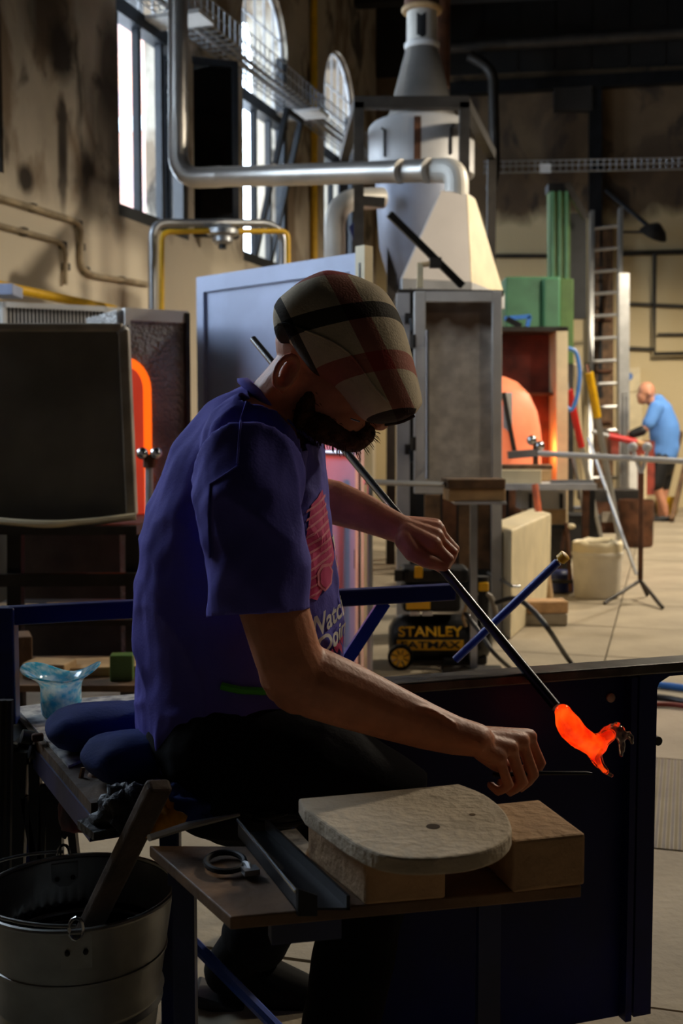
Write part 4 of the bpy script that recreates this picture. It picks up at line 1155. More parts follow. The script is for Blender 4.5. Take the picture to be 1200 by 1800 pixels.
# hoses and cables
tag(MB().tube(spline([Vector((cx(872), Yc - .02, cz(1060))), at(905, 1052, 4.9), at(935, 1072, 4.75), at(965, 1108, 4.6), onz(1003, 1165, .012), onz(1040, 1200, .012)]), .011, 8).build('air_hose', m_rubber, smooth=True), 'black air hose curving from the compressor down to the floor', 'hose')
tag(MB().tube(spline([Vector((cx(815), Yc - .09, cz(1075))), at(842, 1110, 4.75), at(868, 1148, 4.65), onz(905, 1182, .012)]), .009, 8).build('power_cable', m_rubber, smooth=True), 'thin black cable hanging in front of the compressor tank', 'cable')
tag(MB().tube(spline([onz(1100, 1200, .014), onz(1160, 1204, .014), onz(1240, 1212, .014), onz(1330, 1208, .014), onz(1500, 1196, .014), onz(1750, 1190, .014)]), .014, 8).build('blue_floor_hose', m_bluehose, smooth=True), 'blue hose lying on the floor at the right edge', 'hose')
tag(MB().tube(spline([onz(1100, 1222, .012), onz(1165, 1226, .012), onz(1240, 1238, .012), onz(1330, 1236, .012), onz(1520, 1218, .012), onz(1750, 1214, .012)]), .012, 8).build('floor_cable', m_rubber, smooth=True), 'dark cable lying on the floor just in front of the blue hose', 'cable')
tag(MB().tube(spline([onz(1100, 1240, .012), onz(1170, 1238, .012), onz(1240, 1246, .012), onz(1330, 1250, .012), onz(1520, 1240, .012), onz(1750, 1232, .012)]), .010, 8).build('floor_cable', m_rr, smooth=True), 'dull red cable lying on the floor nearest the blue plate', 'cable')

# hanging lamps of the hall
for k, (lc, pw) in enumerate(LAMPS):
    lf = thing('unseen_pendant_lamp', (lc[0], lc[1], lc[2]), ('nearest', 'middle', 'farthest')[k] + ' unseen enamel pendant lamp hanging high on the right of the hall', 'lamp')
    MB().lathe([(.05, .30), (.07, .26), (.16, .16), (.28, .03), (.27, .03), (.15, .15), (.05, .24)], lc, 24, cap=False).build('shade', m_iron, lf, smooth=True)
    MB().tube([Vector(lc) + Vector((0, 0, .28)), (lc[0], lc[1], 6.78)], .012, 6).build('cord', m_rubber, lf)
# ================================================================ PEOPLE
m_skin = M('skin', S(216, 142, 106), 0.5, 0, 0.10, 30, 0.12, 160, spec=0.4)
m_skin.node_tree.nodes['Principled BSDF'].inputs['Subsurface Weight'].default_value = 0.05
m_shirt = M('indigo cotton', S(104, 97, 196), 0.85, 0, 0.06, 12, 0.10, 220, spec=0.2)
m_trouser = M('black work trousers', S(12, 12, 16), 0.9, 0, 0.1, 9, 0.1, 120, spec=0.2)
m_beard = M('brown beard hair', S(92, 60, 36), 0.8, 0, 0.3, 60, 0.6, 200, spec=0.2)
m_shoe = M('black boot leather', S(12, 11, 12), 0.8, 0, 0.1, 12, spec=.15)

def limb(b, pts, n=18):
    """pts: (px, py, Y, radius in metres [, depth radius]); rings square to the axis"""
    P = [at(p[0], p[1], p[2]) for p in pts]
    k = len(P); rings = []
    for i in range(k):
        t = (P[min(i + 1, k - 1)] - P[max(i - 1, 0)]).normalized()
        dref = Vector((0, 1, 0)) if abs(t.y) < .9 else Vector((0, 0, 1))
        w = (dref - t * dref.dot(t)).normalized(); u = w.cross(t)
        ru = pts[i][3]; rv = pts[i][4] if len(pts[i]) > 4 else ru
        rings.append([P[i] + u * (ru * math.cos(2 * math.pi * j / n)) + w * (rv * math.sin(2 * math.pi * j / n)) for j in range(n)])
    b.rings(rings)
    for i in (0, k - 1):
        b.ell(P[i], (pts[i][3] * .98, (pts[i][4] if len(pts[i]) > 4 else pts[i][3]) * .98, pts[i][3] * .98), nu=14, nv=8)
    return b
def remesh(b, vox, smooth=3, fac=.5):
    me = bpy.data.meshes.new('tmp'); me.from_pydata([tuple(p) for p in b.v], [], b.f)
    bm = bmesh.new(); bm.from_mesh(me); bmesh.ops.recalc_face_normals(bm, faces=bm.faces); bm.to_mesh(me); bm.free()
    o = bpy.data.objects.new('tmp', me); COL.objects.link(o)
    r = o.modifiers.new('r', 'REMESH'); r.mode = 'VOXEL'; r.voxel_size = vox; r.adaptivity = 0
    s = o.modifiers.new('s', 'SMOOTH'); s.iterations = smooth; s.factor = fac
    dg = bpy.context.evaluated_depsgraph_get(); dg.update()
    out = bpy.data.meshes.new_from_object(o.evaluated_get(dg))
    bpy.data.objects.remove(o); bpy.data.meshes.remove(me)
    return out
def push(me, fn):
    nr = [Vector(v.normal) for v in me.vertices]
    for v, q in zip(me.vertices, nr): v.co = v.co + q * fn(Vector(v.co))
def finish(me, name, mat, parent, org, angle=180):
    for v in me.vertices: v.co = v.co - org
    me.materials.clear()
    return put(name, me, mat, parent, org, True, angle=angle)

# ---------------------------------------------------------------- glassblower
ORG = onz(400, 755 + .55 * FPX / 1.8, .5); ORG = Vector((ORG.x, 1.8, .5))
YH = 1.80
hp = R(27)
hf = Vector((math.cos(hp), -.10, -math.sin(hp))).normalized()
hw_ = Vector((.08, 1, .10)); hw_ = (hw_ - hf * hw_.dot(hf)).normalized()
hu = hw_.cross(hf) * -1
if hu.z < 0: hu = -hu
AXH = (hf, hw_, hu)
body = MB()
# skull, face, jaw
body.ell(at(578, 606, YH), (.086, .074, .080), AXH, 24, 16)
body.ell(at(585, 680, YH), (.078, .064, .085), AXH, 24, 16)
body.ell(at(588, 726, YH), (.062, .056, .052), AXH)
body.ell(at(607, 756, YH - .004), (.034, .034, .03), AXH)           # chin
body.ell(at(636, 705, YH - .004), (.022, .046, .030), AXH)          # cheeks and mouth region
body.ell(at(640, 742, YH - .004), (.016, .024, .010), AXH)          # lips
body.ell(at(634, 750, YH - .004), (.014, .022, .009), AXH)
limb(body, [(648, 690, YH - .004, .011), (662, 722, YH - .005, .015), (668, 740, YH - .005, .016)], 10)   # nose
body.ell(at(664, 744, YH - .018), (.010, .008, .008), AXH); body.ell(at(664, 744, YH + .01), (.010, .008, .008), AXH)
body.ell(at(646, 668, YH - .035), (.02, .024, .010), AXH); body.ell(at(646, 668, YH + .03), (.02, .024, .010), AXH)  # brows
# neck
limb(body, [(462, 770, 1.82, .072, .075), (488, 728, 1.82, .062, .064), (520, 690, 1.81, .060, .060), (545, 660, 1.80, .06, .058)])
body.ell(at(548, 742, 1.775), (.012, .012, .012))
# ear
for YE in (YH - .077, YH + .072):
    ec = at(508, 655, YE)
    sgn = -1 if YE < YH else 1
    ring = []
    for k in range(14):
        an = 2 * math.pi * k / 14
        ring.append(ec + hf * (.0135 * math.cos(an) - .003) + hu * (.0255 * math.sin(an)) + hw_ * sgn * (.010 - .008 * math.cos(an)))
    body.tube(ring, .0055, 8, closed=True)
    body.ell(ec + hw_ * sgn * .003, (.014, .007, .025), AXH)
    body.ell(ec - hu * .025 + hf * .003, (.007, .006, .009), AXH)
# torso core and hips
limb(body, [(440, 790, 1.82, .09, .15), (425, 900, 1.82, .12, .16), (422, 1060, 1.82, .13, .15), (415, 1220, 1.82, .13, .15), (410, 1320, 1.80, .12, .16)])
# near arm (his right)
ARM = [(436, 815, 1.64, .058), (440, 880, 1.59, .057), (456, 980, 1.565, .052), (484, 1080, 1.556, .048, .05), (505, 1150, 1.558, .047, .049), (527, 1196, 1.565, .049, .048)]
limb(body, ARM)
limb(body, [(512, 1180, 1.565, .048), (560, 1203, 1.57, .050, .047), (610, 1222, 1.58, .047, .044), (680, 1250, 1.59, .0405, .037), (750, 1277, 1.60, .0335, .030), (800, 1293, 1.61, .028, .029), (840, 1301, 1.615, .024, .031)])
body.ell(at(492, 1208, 1.585), (.022, .024, .022))                    # elbow point
# tendons and veins on the forearm
body.tube(spline([at(600, 1190, 1.57), at(660, 1216, 1.572), at(720, 1243, 1.58), at(790, 1270, 1.59)]), .0045, 8)
body.tube(spline([at(690, 1222, 1.575), at(722, 1240, 1.572), at(760, 1250, 1.58), at(800, 1275, 1.585)]), .004, 8)
# near hand: closed, back of the hand up
def hand(W, MC, PIP, DIP, TIP, r, thumb, pw):
    """W wrist list of two points, MC.. four joints each as (px, py, Y)"""
    for i in range(4):
        limb(body, [(*W[i], pw[0]), (*MC[i], pw[1])], 12)
        limb(body, [(*MC[i], r[i] * 1.14), ((MC[i][0] + PIP[i][0]) / 2, (MC[i][1] + PIP[i][1]) / 2, (MC[i][2] + PIP[i][2]) / 2, r[i] * .97), (*PIP[i], r[i] * 1.06),
                    ((PIP[i][0] + DIP[i][0]) / 2, (PIP[i][1] + DIP[i][1]) / 2, (PIP[i][2] + DIP[i][2]) / 2, r[i] * .9), (*DIP[i], r[i] * .93), (*TIP[i], r[i] * .78)], 12)
    limb(body, thumb, 12)
MC = [(929, 1296, 1.668), (916, 1303, 1.648), (897, 1316, 1.628), (876, 1331, 1.611)]
PIP = [(949, 1342, 1.672), (937, 1362, 1.652), (918, 1376, 1.632), (894, 1381, 1.614)]
DIP = [(936, 1366, 1.668), (918, 1384, 1.655), (898, 1392, 1.638), (876, 1392, 1.620)]
TIP = [(918, 1352, 1.662), (900, 1366, 1.655), (880, 1376, 1.640), (862, 1380, 1.624)]
W_ = [(838, 1294, 1.635), (836, 1298, 1.625), (834, 1304, 1.612), (834, 1310, 1.602)]
hand(W_, MC, PIP, DIP, TIP, (.0092, .0094, .0090, .0080), [(845, 1318, 1.645, .016), (872, 1340, 1.665, .014), (898, 1352, 1.672, .0115), (920, 1358, 1.670, .009)], (.016, .0135))
for i in range(4):                                                    # tendons over the back of the hand
    a_ = at(W_[i][0] + 6, W_[i][1] - 12, W_[i][2] - .004); c_ = at(MC[i][0] - 8, MC[i][1] - 10, MC[i][2] - .006)
    body.tube([a_, a_.lerp(c_, .5), c_], [.004, .0042, .005], 8)
# far arm (his left)
limb(body, [(450, 830, 1.99, .062), (470, 900, 2.08, .055), (495, 890, 2.14, .050)])
limb(body, [(495, 885, 2.14, .048), (545, 876, 2.125, .045), (590, 884, 2.10, .041), (640, 902, 2.08, .035), (680, 920, 2.062, .029), (712, 934, 2.052, .026, .030)])
MC2 = [(762, 958, 2.012), (766, 944, 2.035), (768, 932, 2.058), (764, 926, 2.078)]
PIP2 = [(788, 984, 2.010), (795, 972, 2.034), (798, 966, 2.058), (792, 962, 2.078)]
DIP2 = [(778, 1000, 2.028), (786, 994, 2.052), (789, 990, 2.072), (784, 984, 2.088)]
TIP2 = [(762, 992, 2.048), (768, 986, 2.070), (772, 980, 2.085), (768, 975, 2.095)]
W2 = [(712, 936, 2.035), (713, 930, 2.045), (714, 926, 2.058), (714, 925, 2.068)]
hand(W2, MC2, PIP2, DIP2, TIP2, (.0115, .0115, .011, .0095), [(712, 950, 2.022, .02), (728, 972, 2.005, .0185), (752, 986, 1.998, .0145), (780, 994, 2.006, .0115)], (.020, .0165))
# legs under the trousers
limb(body, [(420, 1330, 1.72, .085), (560, 1360, 1.70, .072), (690, 1405, 1.695, .052), (650, 1560, 1.69, .048), (600, 1780, 1.69, .036), (596, 1900, 1.71, .035)])
limb(body, [(420, 1330, 1.90, .085), (540, 1360, 1.94, .075), (640, 1405, 1.97, .055), (540, 1530, 2.0, .045), (440, 1655, 2.02, .036), (420, 1690, 2.02, .035)])
bm_ = remesh(body, .003, 3, .5)
man = finish(bm_, 'person', m_skin, None, ORG)
tag(man, 'seated person in a blue T-shirt and tartan flat cap shaping hot glass', 'person')

# eyes hidden under the brim
for dy in (-.033, .025):
    MB().ell(at(650, 692, YH + dy), (.011, .011, .011)).build('eye', M('eye', S(230, 225, 220), .2), man, smooth=True)
# beard
bb = MB()
bb.ell(at(606, 762, YH - .004), (.040, .044, .026), AXH); bb.ell(at(575, 745, YH - .004), (.050, .060, .030), AXH)
bb.ell(at(636, 760, YH - .004), (.022, .034, .022), AXH); bb.ell(at(642, 735, YH - .004), (.014, .034, .008), AXH)
bb.ell(at(545, 715, YH - .004), (.02, .064, .045), AXH)
bme = remesh(bb, .004, 2)
push(bme, lambda p: .0018 * noise.noise(p * 160) + .0016 * noise.noise(p * 60))
finish(bme, 'beard', m_beard, man, ORG)
hb = MB(); random.seed(3)
bnr = [(Vector(v.co), Vector(v.normal)) for v in bme.vertices]
for k in range(420):
    p, nrm = bnr[random.randrange(len(bnr))]
    p = p + ORG
    if nrm.z > .35 and nrm.x < .2: continue
    e_ = p + nrm * .006 + Vector((.003, 0, -.005)) * random.uniform(.6, 1.6)
    hb.tube([p, (p + e_) / 2 + nrm * .002, e_], [.0007, .0006, .0002], 3, caps=False)
hbo = hb.build('beard_hair', m_beard, man, fix=False); hbo['kind'] = 'stuff'

# T-shirt: torso, sleeves, collar
sh = MB()
def torso(rows, n=36):
    rings = []
    for (y, xb, xf, rd, Yc_, e) in rows:
        c = at((xb + xf) / 2, y, Yc_); hw2 = (xf - xb) / 2 * Yc_ / FPX
        ring = []
        for j in range(n):
            t = 2 * math.pi * j / n
            cs, sn = math.cos(t), math.sin(t)
            cs = math.copysign(abs(cs) ** e, cs); sn = math.copysign(abs(sn) ** e, sn)
            ring.append(c + Vector((hw2 * cs, rd * sn, 0)))
        rings.append(ring)
    return rings
sh.rings(torso([(676, 432, 500, .07, 1.85, 1), (690, 405, 520, .095, 1.85, 1), (712, 366, 545, .135, 1.85, .95), (740, 337, 558, .165, 1.85, .92), (780, 311, 565, .182, 1.85, .9), (830, 286, 571, .19, 1.85, .9),
                (880, 267, 577, .19, 1.85, .9), (940, 253, 584, .188, 1.85, .9), (1010, 245, 593, .185, 1.85, .9), (1090, 243, 600, .182, 1.85, .9),
                (1170, 243, 602, .18, 1.85, .9), (1250, 244, 600, .18, 1.84, .9), (1310, 249, 592, .18, 1.84, .9), (1338, 256, 584, .178, 1.84, .9)]))
limb(sh, [(446, 790, 1.71, .085, .085), (436, 830, 1.63, .080, .085), (440, 900, 1.585, .073, .070), (448, 970, 1.57, .072, .064), (455, 1030, 1.56, .0715, .062), (458, 1076, 1.555, .071, .062)], 24)
limb(sh, [(470, 800, 1.94, .08), (470, 850, 2.02, .078), (485, 890, 2.10, .075)], 24)
sme = remesh(sh, .005, 4, .5)
bm = bmesh.new(); bm.from_mesh(sme); bm.normal_update()
# open the neck, both sleeves and the hem
hemc = at(458, 1076, 1.555); sl_ax = (at(458, 1076, 1.555) - at(455, 1030, 1.56)).normalized()
nk = at(494, 716, 1.835); nax = (at(557, 638, 1.82) - at(494, 716, 1.835)).normalized()
def cut(sel, co, no):
    fs_ = [f for f in bm.faces if sel(f.calc_center_median())]
    g = set(fs_)
    for f in fs_: g.update(f.verts); g.update(f.edges)
    bmesh.ops.bisect_plane(bm, geom=list(g), plane_co=co, plane_no=no, clear_outer=True)
cut(lambda c: (c - hemc).length < .11 and c.y < 1.64, hemc, sl_ax)
cut(lambda c: (c - nk).length < .17 and (c - nk).dot(nax) > -.03, nk, nax)
zhem = at(420, 1333, 1.84).z
cut(lambda c: c.z < zhem + .05, Vector((0, 0, zhem)), Vector((0, 0, -1)))
bm.normal_update()
# cloth folds: long soft creases hanging from the shoulder and bunching low on the back
for v in bm.verts:
    p = v.co
    n1 = noise.noise(Vector((p.x * 16 + p.z * 5, p.y * 14, p.z * 4.2)))
    n2 = noise.noise(Vector((p.x * 34 - p.z * 20, p.y * 28, p.z * 14)))
    n3 = 1 - abs(noise.noise(Vector((p.x * 11 + p.z * 9, p.y * 9, p.z * 6.5 + 3)))) * 2.4
    low_ = max(0, min(1, (1.02 - p.z) / .5))
    slv = 1 if p.y < 1.66 else .5
    v.co = p + v.normal * (.006 * n1 + .003 * n2 + .010 * max(0, n3) ** 2 * (.45 + low_ * .9) * slv)
bm.to_mesh(sme); bm.free()
shirt = finish(sme, 't_shirt', m_shirt, man, ORG)
so_ = shirt.modifiers.new('thick', 'SOLIDIFY'); so_.thickness = .003; so_.offset = -1
# neck band
cb = []
for k in range(26):
    an = 2 * math.pi * k / 26
    u_ = nax.cross(Vector((0, 1, 0))).normalized()
    cb.append(nk + nax * .002 + u_ * (.072 * math.cos(an)) + Vector((0, 1, 0)) * (.074 * math.sin(an)))
ring_in = [p + (nk - p).normalized() * -.012 - nax * .012 for p in cb]
b = MB(); n = len(cb)
b.add(cb + ring_in, [(i, (i + 1) % n, n + (i + 1) % n, n + i) for i in range(n)])
o = b.build('neck_band', m_shirt, man, smooth=True, angle=180)
o.modifiers.new('thick', 'SOLIDIFY').thickness = .006
# sleeve seam and shoulder seam
dg = bpy.context.evaluated_depsgraph_get()
bvh = BVHTree.FromPolygons([tuple(Vector(v.co) + ORG) for v in sme.vertices], [tuple(p.vertices) for p in sme.polygons])
def drape(p, d, lift=.0015):
    h = bvh.ray_cast(Vector(p), Vector(d).normalized())
    return (h[0] + h[1] * (lift if h[1].dot(Vector(d)) < 0 else -lift)) if h[0] else None
def seam(pts, nm):
    out = []
    for x, y in pts:
        q = at(x, y, 1.0); r_ = drape(q, q - Vector((0, 0, CAM_H)))
        if r_: out.append(r_)
    if len(out) > 1: MB().tube(out, .0016, 6).build(nm, m_shirt, man, smooth=True)
def lerp2(pts, n=14):
    out = []
    for i in range(len(pts) - 1):
        for k in range(n): out.append((pts[i][0] + (pts[i + 1][0] - pts[i][0]) * k / n, pts[i][1] + (pts[i + 1][1] - pts[i][1]) * k / n))
    return out + [pts[-1]]
seam(lerp2([(434, 705), (424, 735), (420, 775), (418, 815)]), 'shoulder_seam')
seam(lerp2([(418, 820), (392, 838), (370, 852), (368, 905), (370, 980)]), 'sleeve_seam')
# chest print: bent onto the cloth
m_pw = M('print white', S(225, 220, 215), .8, var=.03); m_pp = M('print pink', S(226, 70, 130), .8, var=.05); m_pl2 = M('print light pink', S(244, 140, 160), .8, var=.05)
m_pg = M('print green', S(80, 190, 40), .8, var=.05); m_py = M('print yellow', S(232, 216, 60), .8, var=.05)
AXP = at(425, 1000, 1.82)
def onchest(a_deg, z, lift=.002):
    a_ = R(a_deg); d = Vector((math.cos(a_), -math.sin(a_), 0))
    q = Vector((AXP.x, AXP.y, z)) + d * .6
    h = bvh.ray_cast(q, -d)
    if not h[0]: return Vector((AXP.x, AXP.y, z)) + d * .17
    nn = h[1] if h[1].dot(d) > 0 else -h[1]
    return h[0] + nn * lift
def zpx(y): return at(590, y, 1.75).z
def chest_poly(pts, mat, nm, lift=.002, sub=6):
    """pts: (angle, z); filled as a fan of small triangles round the centre"""
    ring = []
    m_ = len(pts)
    for i in range(m_):
        p, q = pts[i], pts[(i + 1) % m_]
        for k in range(sub): ring.append((p[0] + (q[0] - p[0]) * k / sub, p[1] + (q[1] - p[1]) * k / sub))
    cx_ = sum(p[0] for p in ring) / len(ring); cz_ = sum(p[1] for p in ring) / len(ring)
    vs = [onchest(cx_, cz_, lift)]; L_ = 4
    for l in range(1, L_ + 1):
        t = l / L_; vs += [onchest(cx_ + (p[0] - cx_) * t, cz_ + (p[1] - cz_) * t, lift) for p in ring]
    n = len(ring); fs = [(0, 1 + i, 1 + (i + 1) % n) for i in range(n)]
    for l in range(L_ - 1):
        fs += [(1 + l * n + i, 1 + (l + 1) * n + i, 1 + (l + 1) * n + (i + 1) % n, 1 + l * n + (i + 1) % n) for i in range(n)]
    b = MB(); b.add(vs, fs); return b.build(nm, mat, pr_, fix=False)
pr_ = thing('chest_print', AXP, 'x', 'x')
for kk in ('label', 'category'): del pr_[kk]
pr_.parent = man; pr_.location = AXP - ORG
chest_poly([(20, zpx(862)), (40, zpx(885)), (50, zpx(985)), (44, zpx(1045)), (36, zpx(1052)), (22, zpx(1020)), (10, zpx(985)), (14, zpx(930))], m_pp, 'pink_shape')
for k in range(11):
    y = 880 + 15 * k
    chest_poly([(16, zpx(y - 10)), (45, zpx(y + 14)), (46, zpx(y + 19)), (16, zpx(y - 5))], m_pl2, 'stripe', .0028, 4)
chest_poly([(30, zpx(992)), (36, zpx(1005)), (36, zpx(1025)), (28, zpx(1040)), (18, zpx(1030)), (14, zpx(1008)), (22, zpx(992))], m_pl2, 'oval_rim', .0034)
chest_poly([(29, zpx(997)), (33, zpx(1007)), (33, zpx(1023)), (27, zpx(1035)), (20, zpx(1027)), (17, zpx(1008)), (22, zpx(997))], m_pp, 'oval', .0042)
chest_poly([(10, zpx(950)), (2, zpx(945)), (-6, zpx(960)), (6, zpx(975))], m_pw, 'white_patch')
chest_poly([(4, zpx(985)), (-6, zpx(985)), (-8, zpx(1005)), (4, zpx(1005))], m_py, 'yellow_patch')
chest_poly([(50, zpx(1055)), (53, zpx(1075)), (48, zpx(1080)), (44, zpx(1058))], m_pw, 'white_tail')
chest_poly([(52, zpx(1115)), (56, zpx(1135)), (47, zpx(1148)), (38, zpx(1128)), (42, zpx(1112))], m_pg, 'green_leaf')
def chest_text(body_, size, a0, y0, slope, mat, lift, adeg):
    me = text_mesh(body_, size, 0)
    bm = bmesh.new(); bm.from_mesh(me)
    bmesh.ops.remove_doubles(bm, verts=bm.verts, dist=1e-5)
    bmesh.ops.triangulate(bm, faces=bm.faces)
    for _ in range(2): bmesh.ops.subdivide_edges(bm, edges=[e for e in bm.edges if e.calc_length() > size * .18], cuts=1)
    xs = [v.co.x for v in bm.verts]; x0, x1 = min(xs), max(xs)
    for v in bm.verts:
        t = (v.co.x - x0) / (x1 - x0)
        v.co = onchest(a0 - adeg * t, zpx(y0) + slope * t + v.co.y, lift) - AXP
    bm.to_mesh(me); bm.free()
    return put('printed_word', me, mat, pr_, AXP)
chest_text('Watch', .044, 49, 1105, .030, m_pw, .003, 50)
chest_text('Doin', .040, 40, 1134, .020, m_pw, .004, 40)
for a_, y in ((44, 1160), (36, 1157), (30, 1148), (24, 1152), (18, 1140), (12, 1146), (6, 1134)):
    chest_poly([(a_ + 4, zpx(y)), (a_, zpx(y - 12)), (a_ - 4, zpx(y)), (a_, zpx(y + 12))], m_pp, 'pink_scrawl', .003, 4)
# printed green tag near the waist
# flat cap
cp = MB()
cap_rows = [((493, 592), (489, 556), .035), ((498, 604), (492, 530), .062), ((520, 609), (512, 511), .082), ((536, 632), (541, 490), .092), ((556, 658), (576, 476), .097), ((576, 672), (612, 481), .099),
            ((596, 688), (648, 494), .099), ((612, 706), (674, 510), .098), ((626, 724), (694, 540), .096), ((642, 738), (710, 580), .093), ((662, 744), (722, 622), .088), ((686, 743), (732, 664), .079), ((708, 738), (739, 694), .064), ((728, 728), (741, 708), .040)]
NC = 40; rings = []
for (lo_, up_, rd) in cap_rows:
    a_ = at(lo_[0], lo_[1], YH - .015); c_ = at(up_[0], up_[1], YH + .01)
    mid = (a_ + c_) / 2; v_ = (c_ - a_) / 2
    ring = []
    for j in range(NC):
        t = 2 * math.pi * j / NC
        cs, sn = math.cos(t), math.sin(t)
        e_ = .82
        ring.append(mid + v_ * math.copysign(abs(cs) ** e_, cs) + hw_ * (rd * math.copysign(abs(sn) ** e_, sn)))
    rings.append(ring)
fine = []
for i in range(len(rings) - 1):
    for k in range(4):
        t = k / 4
        p0, p1, p2, p3 = rings[max(i - 1, 0)], rings[i], rings[i + 1], rings[min(i + 2, len(rings) - 1)]
        fine.append([.5 * ((2 * p1[j]) + (p2[j] - p0[j]) * t + (2 * p0[j] - 5 * p1[j] + 4 * p2[j] - p3[j]) * t * t + (3 * p1[j] - p0[j] - 3 * p2[j] + p3[j]) * t ** 3) for j in range(NC)])
fine.append(rings[-1])
cme = bpy.data.meshes.new('flat_cap')
vs = [p - ORG for r_ in fine for p in r_]; nr_ = len(fine)
fs = []; uvs = []
for i in range(nr_ - 1):
    for j in range(NC):
        j2 = (j + 1) % NC
        fs.append((i * NC + j, i * NC + j2, (i + 1) * NC + j2, (i + 1) * NC + j))
        uvs.append([(i / (nr_ - 1), j / NC), (i / (nr_ - 1), (j + 1) / NC), ((i + 1) / (nr_ - 1), (j + 1) / NC), ((i + 1) / (nr_ - 1), j / NC)])
fs.append(tuple(range(NC - 1, -1, -1))); uvs.append([(0, .5)] * NC)
fs.append(tuple((nr_ - 1) * NC + j for j in range(NC))); uvs.append([(1, .5)] * NC)
cme.from_pydata([tuple(v) for v in vs], [], fs)
ul = cme.uv_layers.new(name='UVMap')
for p, u in zip(cme.polygons, uvs):
    for li, q in zip(p.loop_indices, u): ul.data[li].uv = q
m_cap = M('tartan linen', S(222, 204, 174), 0.9, 0, 0.08, 30, 0.25, 260, spec=0.15)
_uv = node(m_cap, 'ShaderNodeUVMap'); _sp = node(m_cap, 'ShaderNodeSeparateXYZ'); link(m_cap, _uv.outputs[0], _sp.inputs[0])
base_c = [n for n in m_cap.node_tree.nodes if n.type == 'VALTORGB'][0].outputs['Color']
def stripes(src, spans):
    r = node(m_cap, 'ShaderNodeValToRGB'); r.color_ramp.interpolation = 'CONSTANT'
    e = r.color_ramp.elements; e[0].position = 0; e[0].color = (0, 0, 0, 1); e[1].position = .999; e[1].color = (0, 0, 0, 1)
    for a_, b_ in spans:
        q = e.new(a_); q.color = (1, 1, 1, 1); q = e.new(b_); q.color = (0, 0, 0, 1)
    link(m_cap, src, r.inputs['Fac']); return r.outputs['Color']
def overlay(base, fac, col, k):
    ml = node(m_cap, 'ShaderNodeMath', operation='MULTIPLY'); link(m_cap, fac, ml.inputs[0]); ml.inputs[1].default_value = k
    x = node(m_cap, 'ShaderNodeMix', data_type='RGBA'); link(m_cap, ml.outputs[0], x.inputs['Factor']); link(m_cap, base, x.inputs[6]); x.inputs[7].default_value = (*col, 1); return x.outputs[2]
# stripes woven across and along the cloth, laid out in the cap's own space
_oc = node(m_cap, 'ShaderNodeTexCoord')
def axis_fac(org, d, lo_, hi_):
    vm = node(m_cap, 'ShaderNodeVectorMath', operation='SUBTRACT'); link(m_cap, _oc.outputs['Object'], vm.inputs[0]); vm.inputs[1].default_value = org
    dt = node(m_cap, 'ShaderNodeVectorMath', operation='DOT_PRODUCT'); link(m_cap, vm.outputs[0], dt.inputs[0]); dt.inputs[1].default_value = d
    mr = node(m_cap, 'ShaderNodeMapRange'); mr.inputs['From Min'].default_value = lo_; mr.inputs['From Max'].default_value = hi_
    link(m_cap, dt.outputs['Value'], mr.inputs['Value']); return mr.outputs[0]
cap0 = at(650, 545, 1.72) - ORG
across = axis_fac(cap0, (.25, -.18, -.95), -.2, .2)      # 0.5 at the black band
along = axis_fac(cap0, (.894, .0, .447), -.2, .2)
def sp(*mm): return [(.5 + a_ / .4, .5 + b_ / .4) for a_, b_ in mm]
c1 = overlay(base_c, stripes(along, sp((-.036, -.004), (-.19, -.165))), S(150, 34, 40), .72)
c1 = overlay(c1, stripes(across, sp((.062, .092), (-.10, -.075))), S(165, 36, 36), .72)
c1 = overlay(c1, stripes(across, sp((-.016, .010), (.150, .168))), S(24, 22, 25), .92)
c1 = overlay(c1, stripes(along, sp((.060, .085), (-.128, -.112))), S(24, 22, 25), .9)
link(m_cap, c1, m_cap.node_tree.nodes['Principled BSDF'].inputs['Base Color'])
cap = put('flat_cap', cme, m_cap, man, ORG, True, angle=180)
# sewn seam between crown side and top, and the peak edge
seam_pts = [fine[i][int(NC * .73)] + hw_ * -.002 for i in range(6, 44, 2)]
MB().tube(seam_pts, .0018, 6).build('cap_seam', m_cap, man)
edge_ = [fine[i][int(NC * .52)] for i in range(24, nr_, 2)]
MB().tube([p - hu * .001 for p in edge_], .004, 6).build('peak_edge', m_cap, man)
# bright silver sliver stands in for a glint under the peak
MB().tube([at(616, 736, YH - .064), at(632, 741, YH - .058)], .0014, 6).build('glint_sliver', m_silver, man)
# trousers and belt
tr_ = MB()
limb(tr_, [(415, 1225, 1.81, .135, .155), (412, 1290, 1.81, .15, .175), (425, 1330, 1.80, .14, .18)], 26)
limb(tr_, [(425, 1325, 1.72, .10, .09), (560, 1345, 1.70, .085), (690, 1400, 1.695, .066), (665, 1500, 1.69, .064), (630, 1640, 1.69, .062), (600, 1790, 1.69, .06), (592, 1860, 1.70, .062)], 22)
limb(tr_, [(425, 1325, 1.90, .10, .09), (540, 1345, 1.95, .088), (645, 1400, 1.98, .07), (560, 1500, 2.0, .064), (480, 1600, 2.02, .062), (446, 1650, 2.03, .062)], 22)
tme = remesh(tr_, .006, 4)
push(tme, lambda p: .006 * noise.noise(p * 14))
finish(tme, 'trousers', m_trouser, man, ORG)
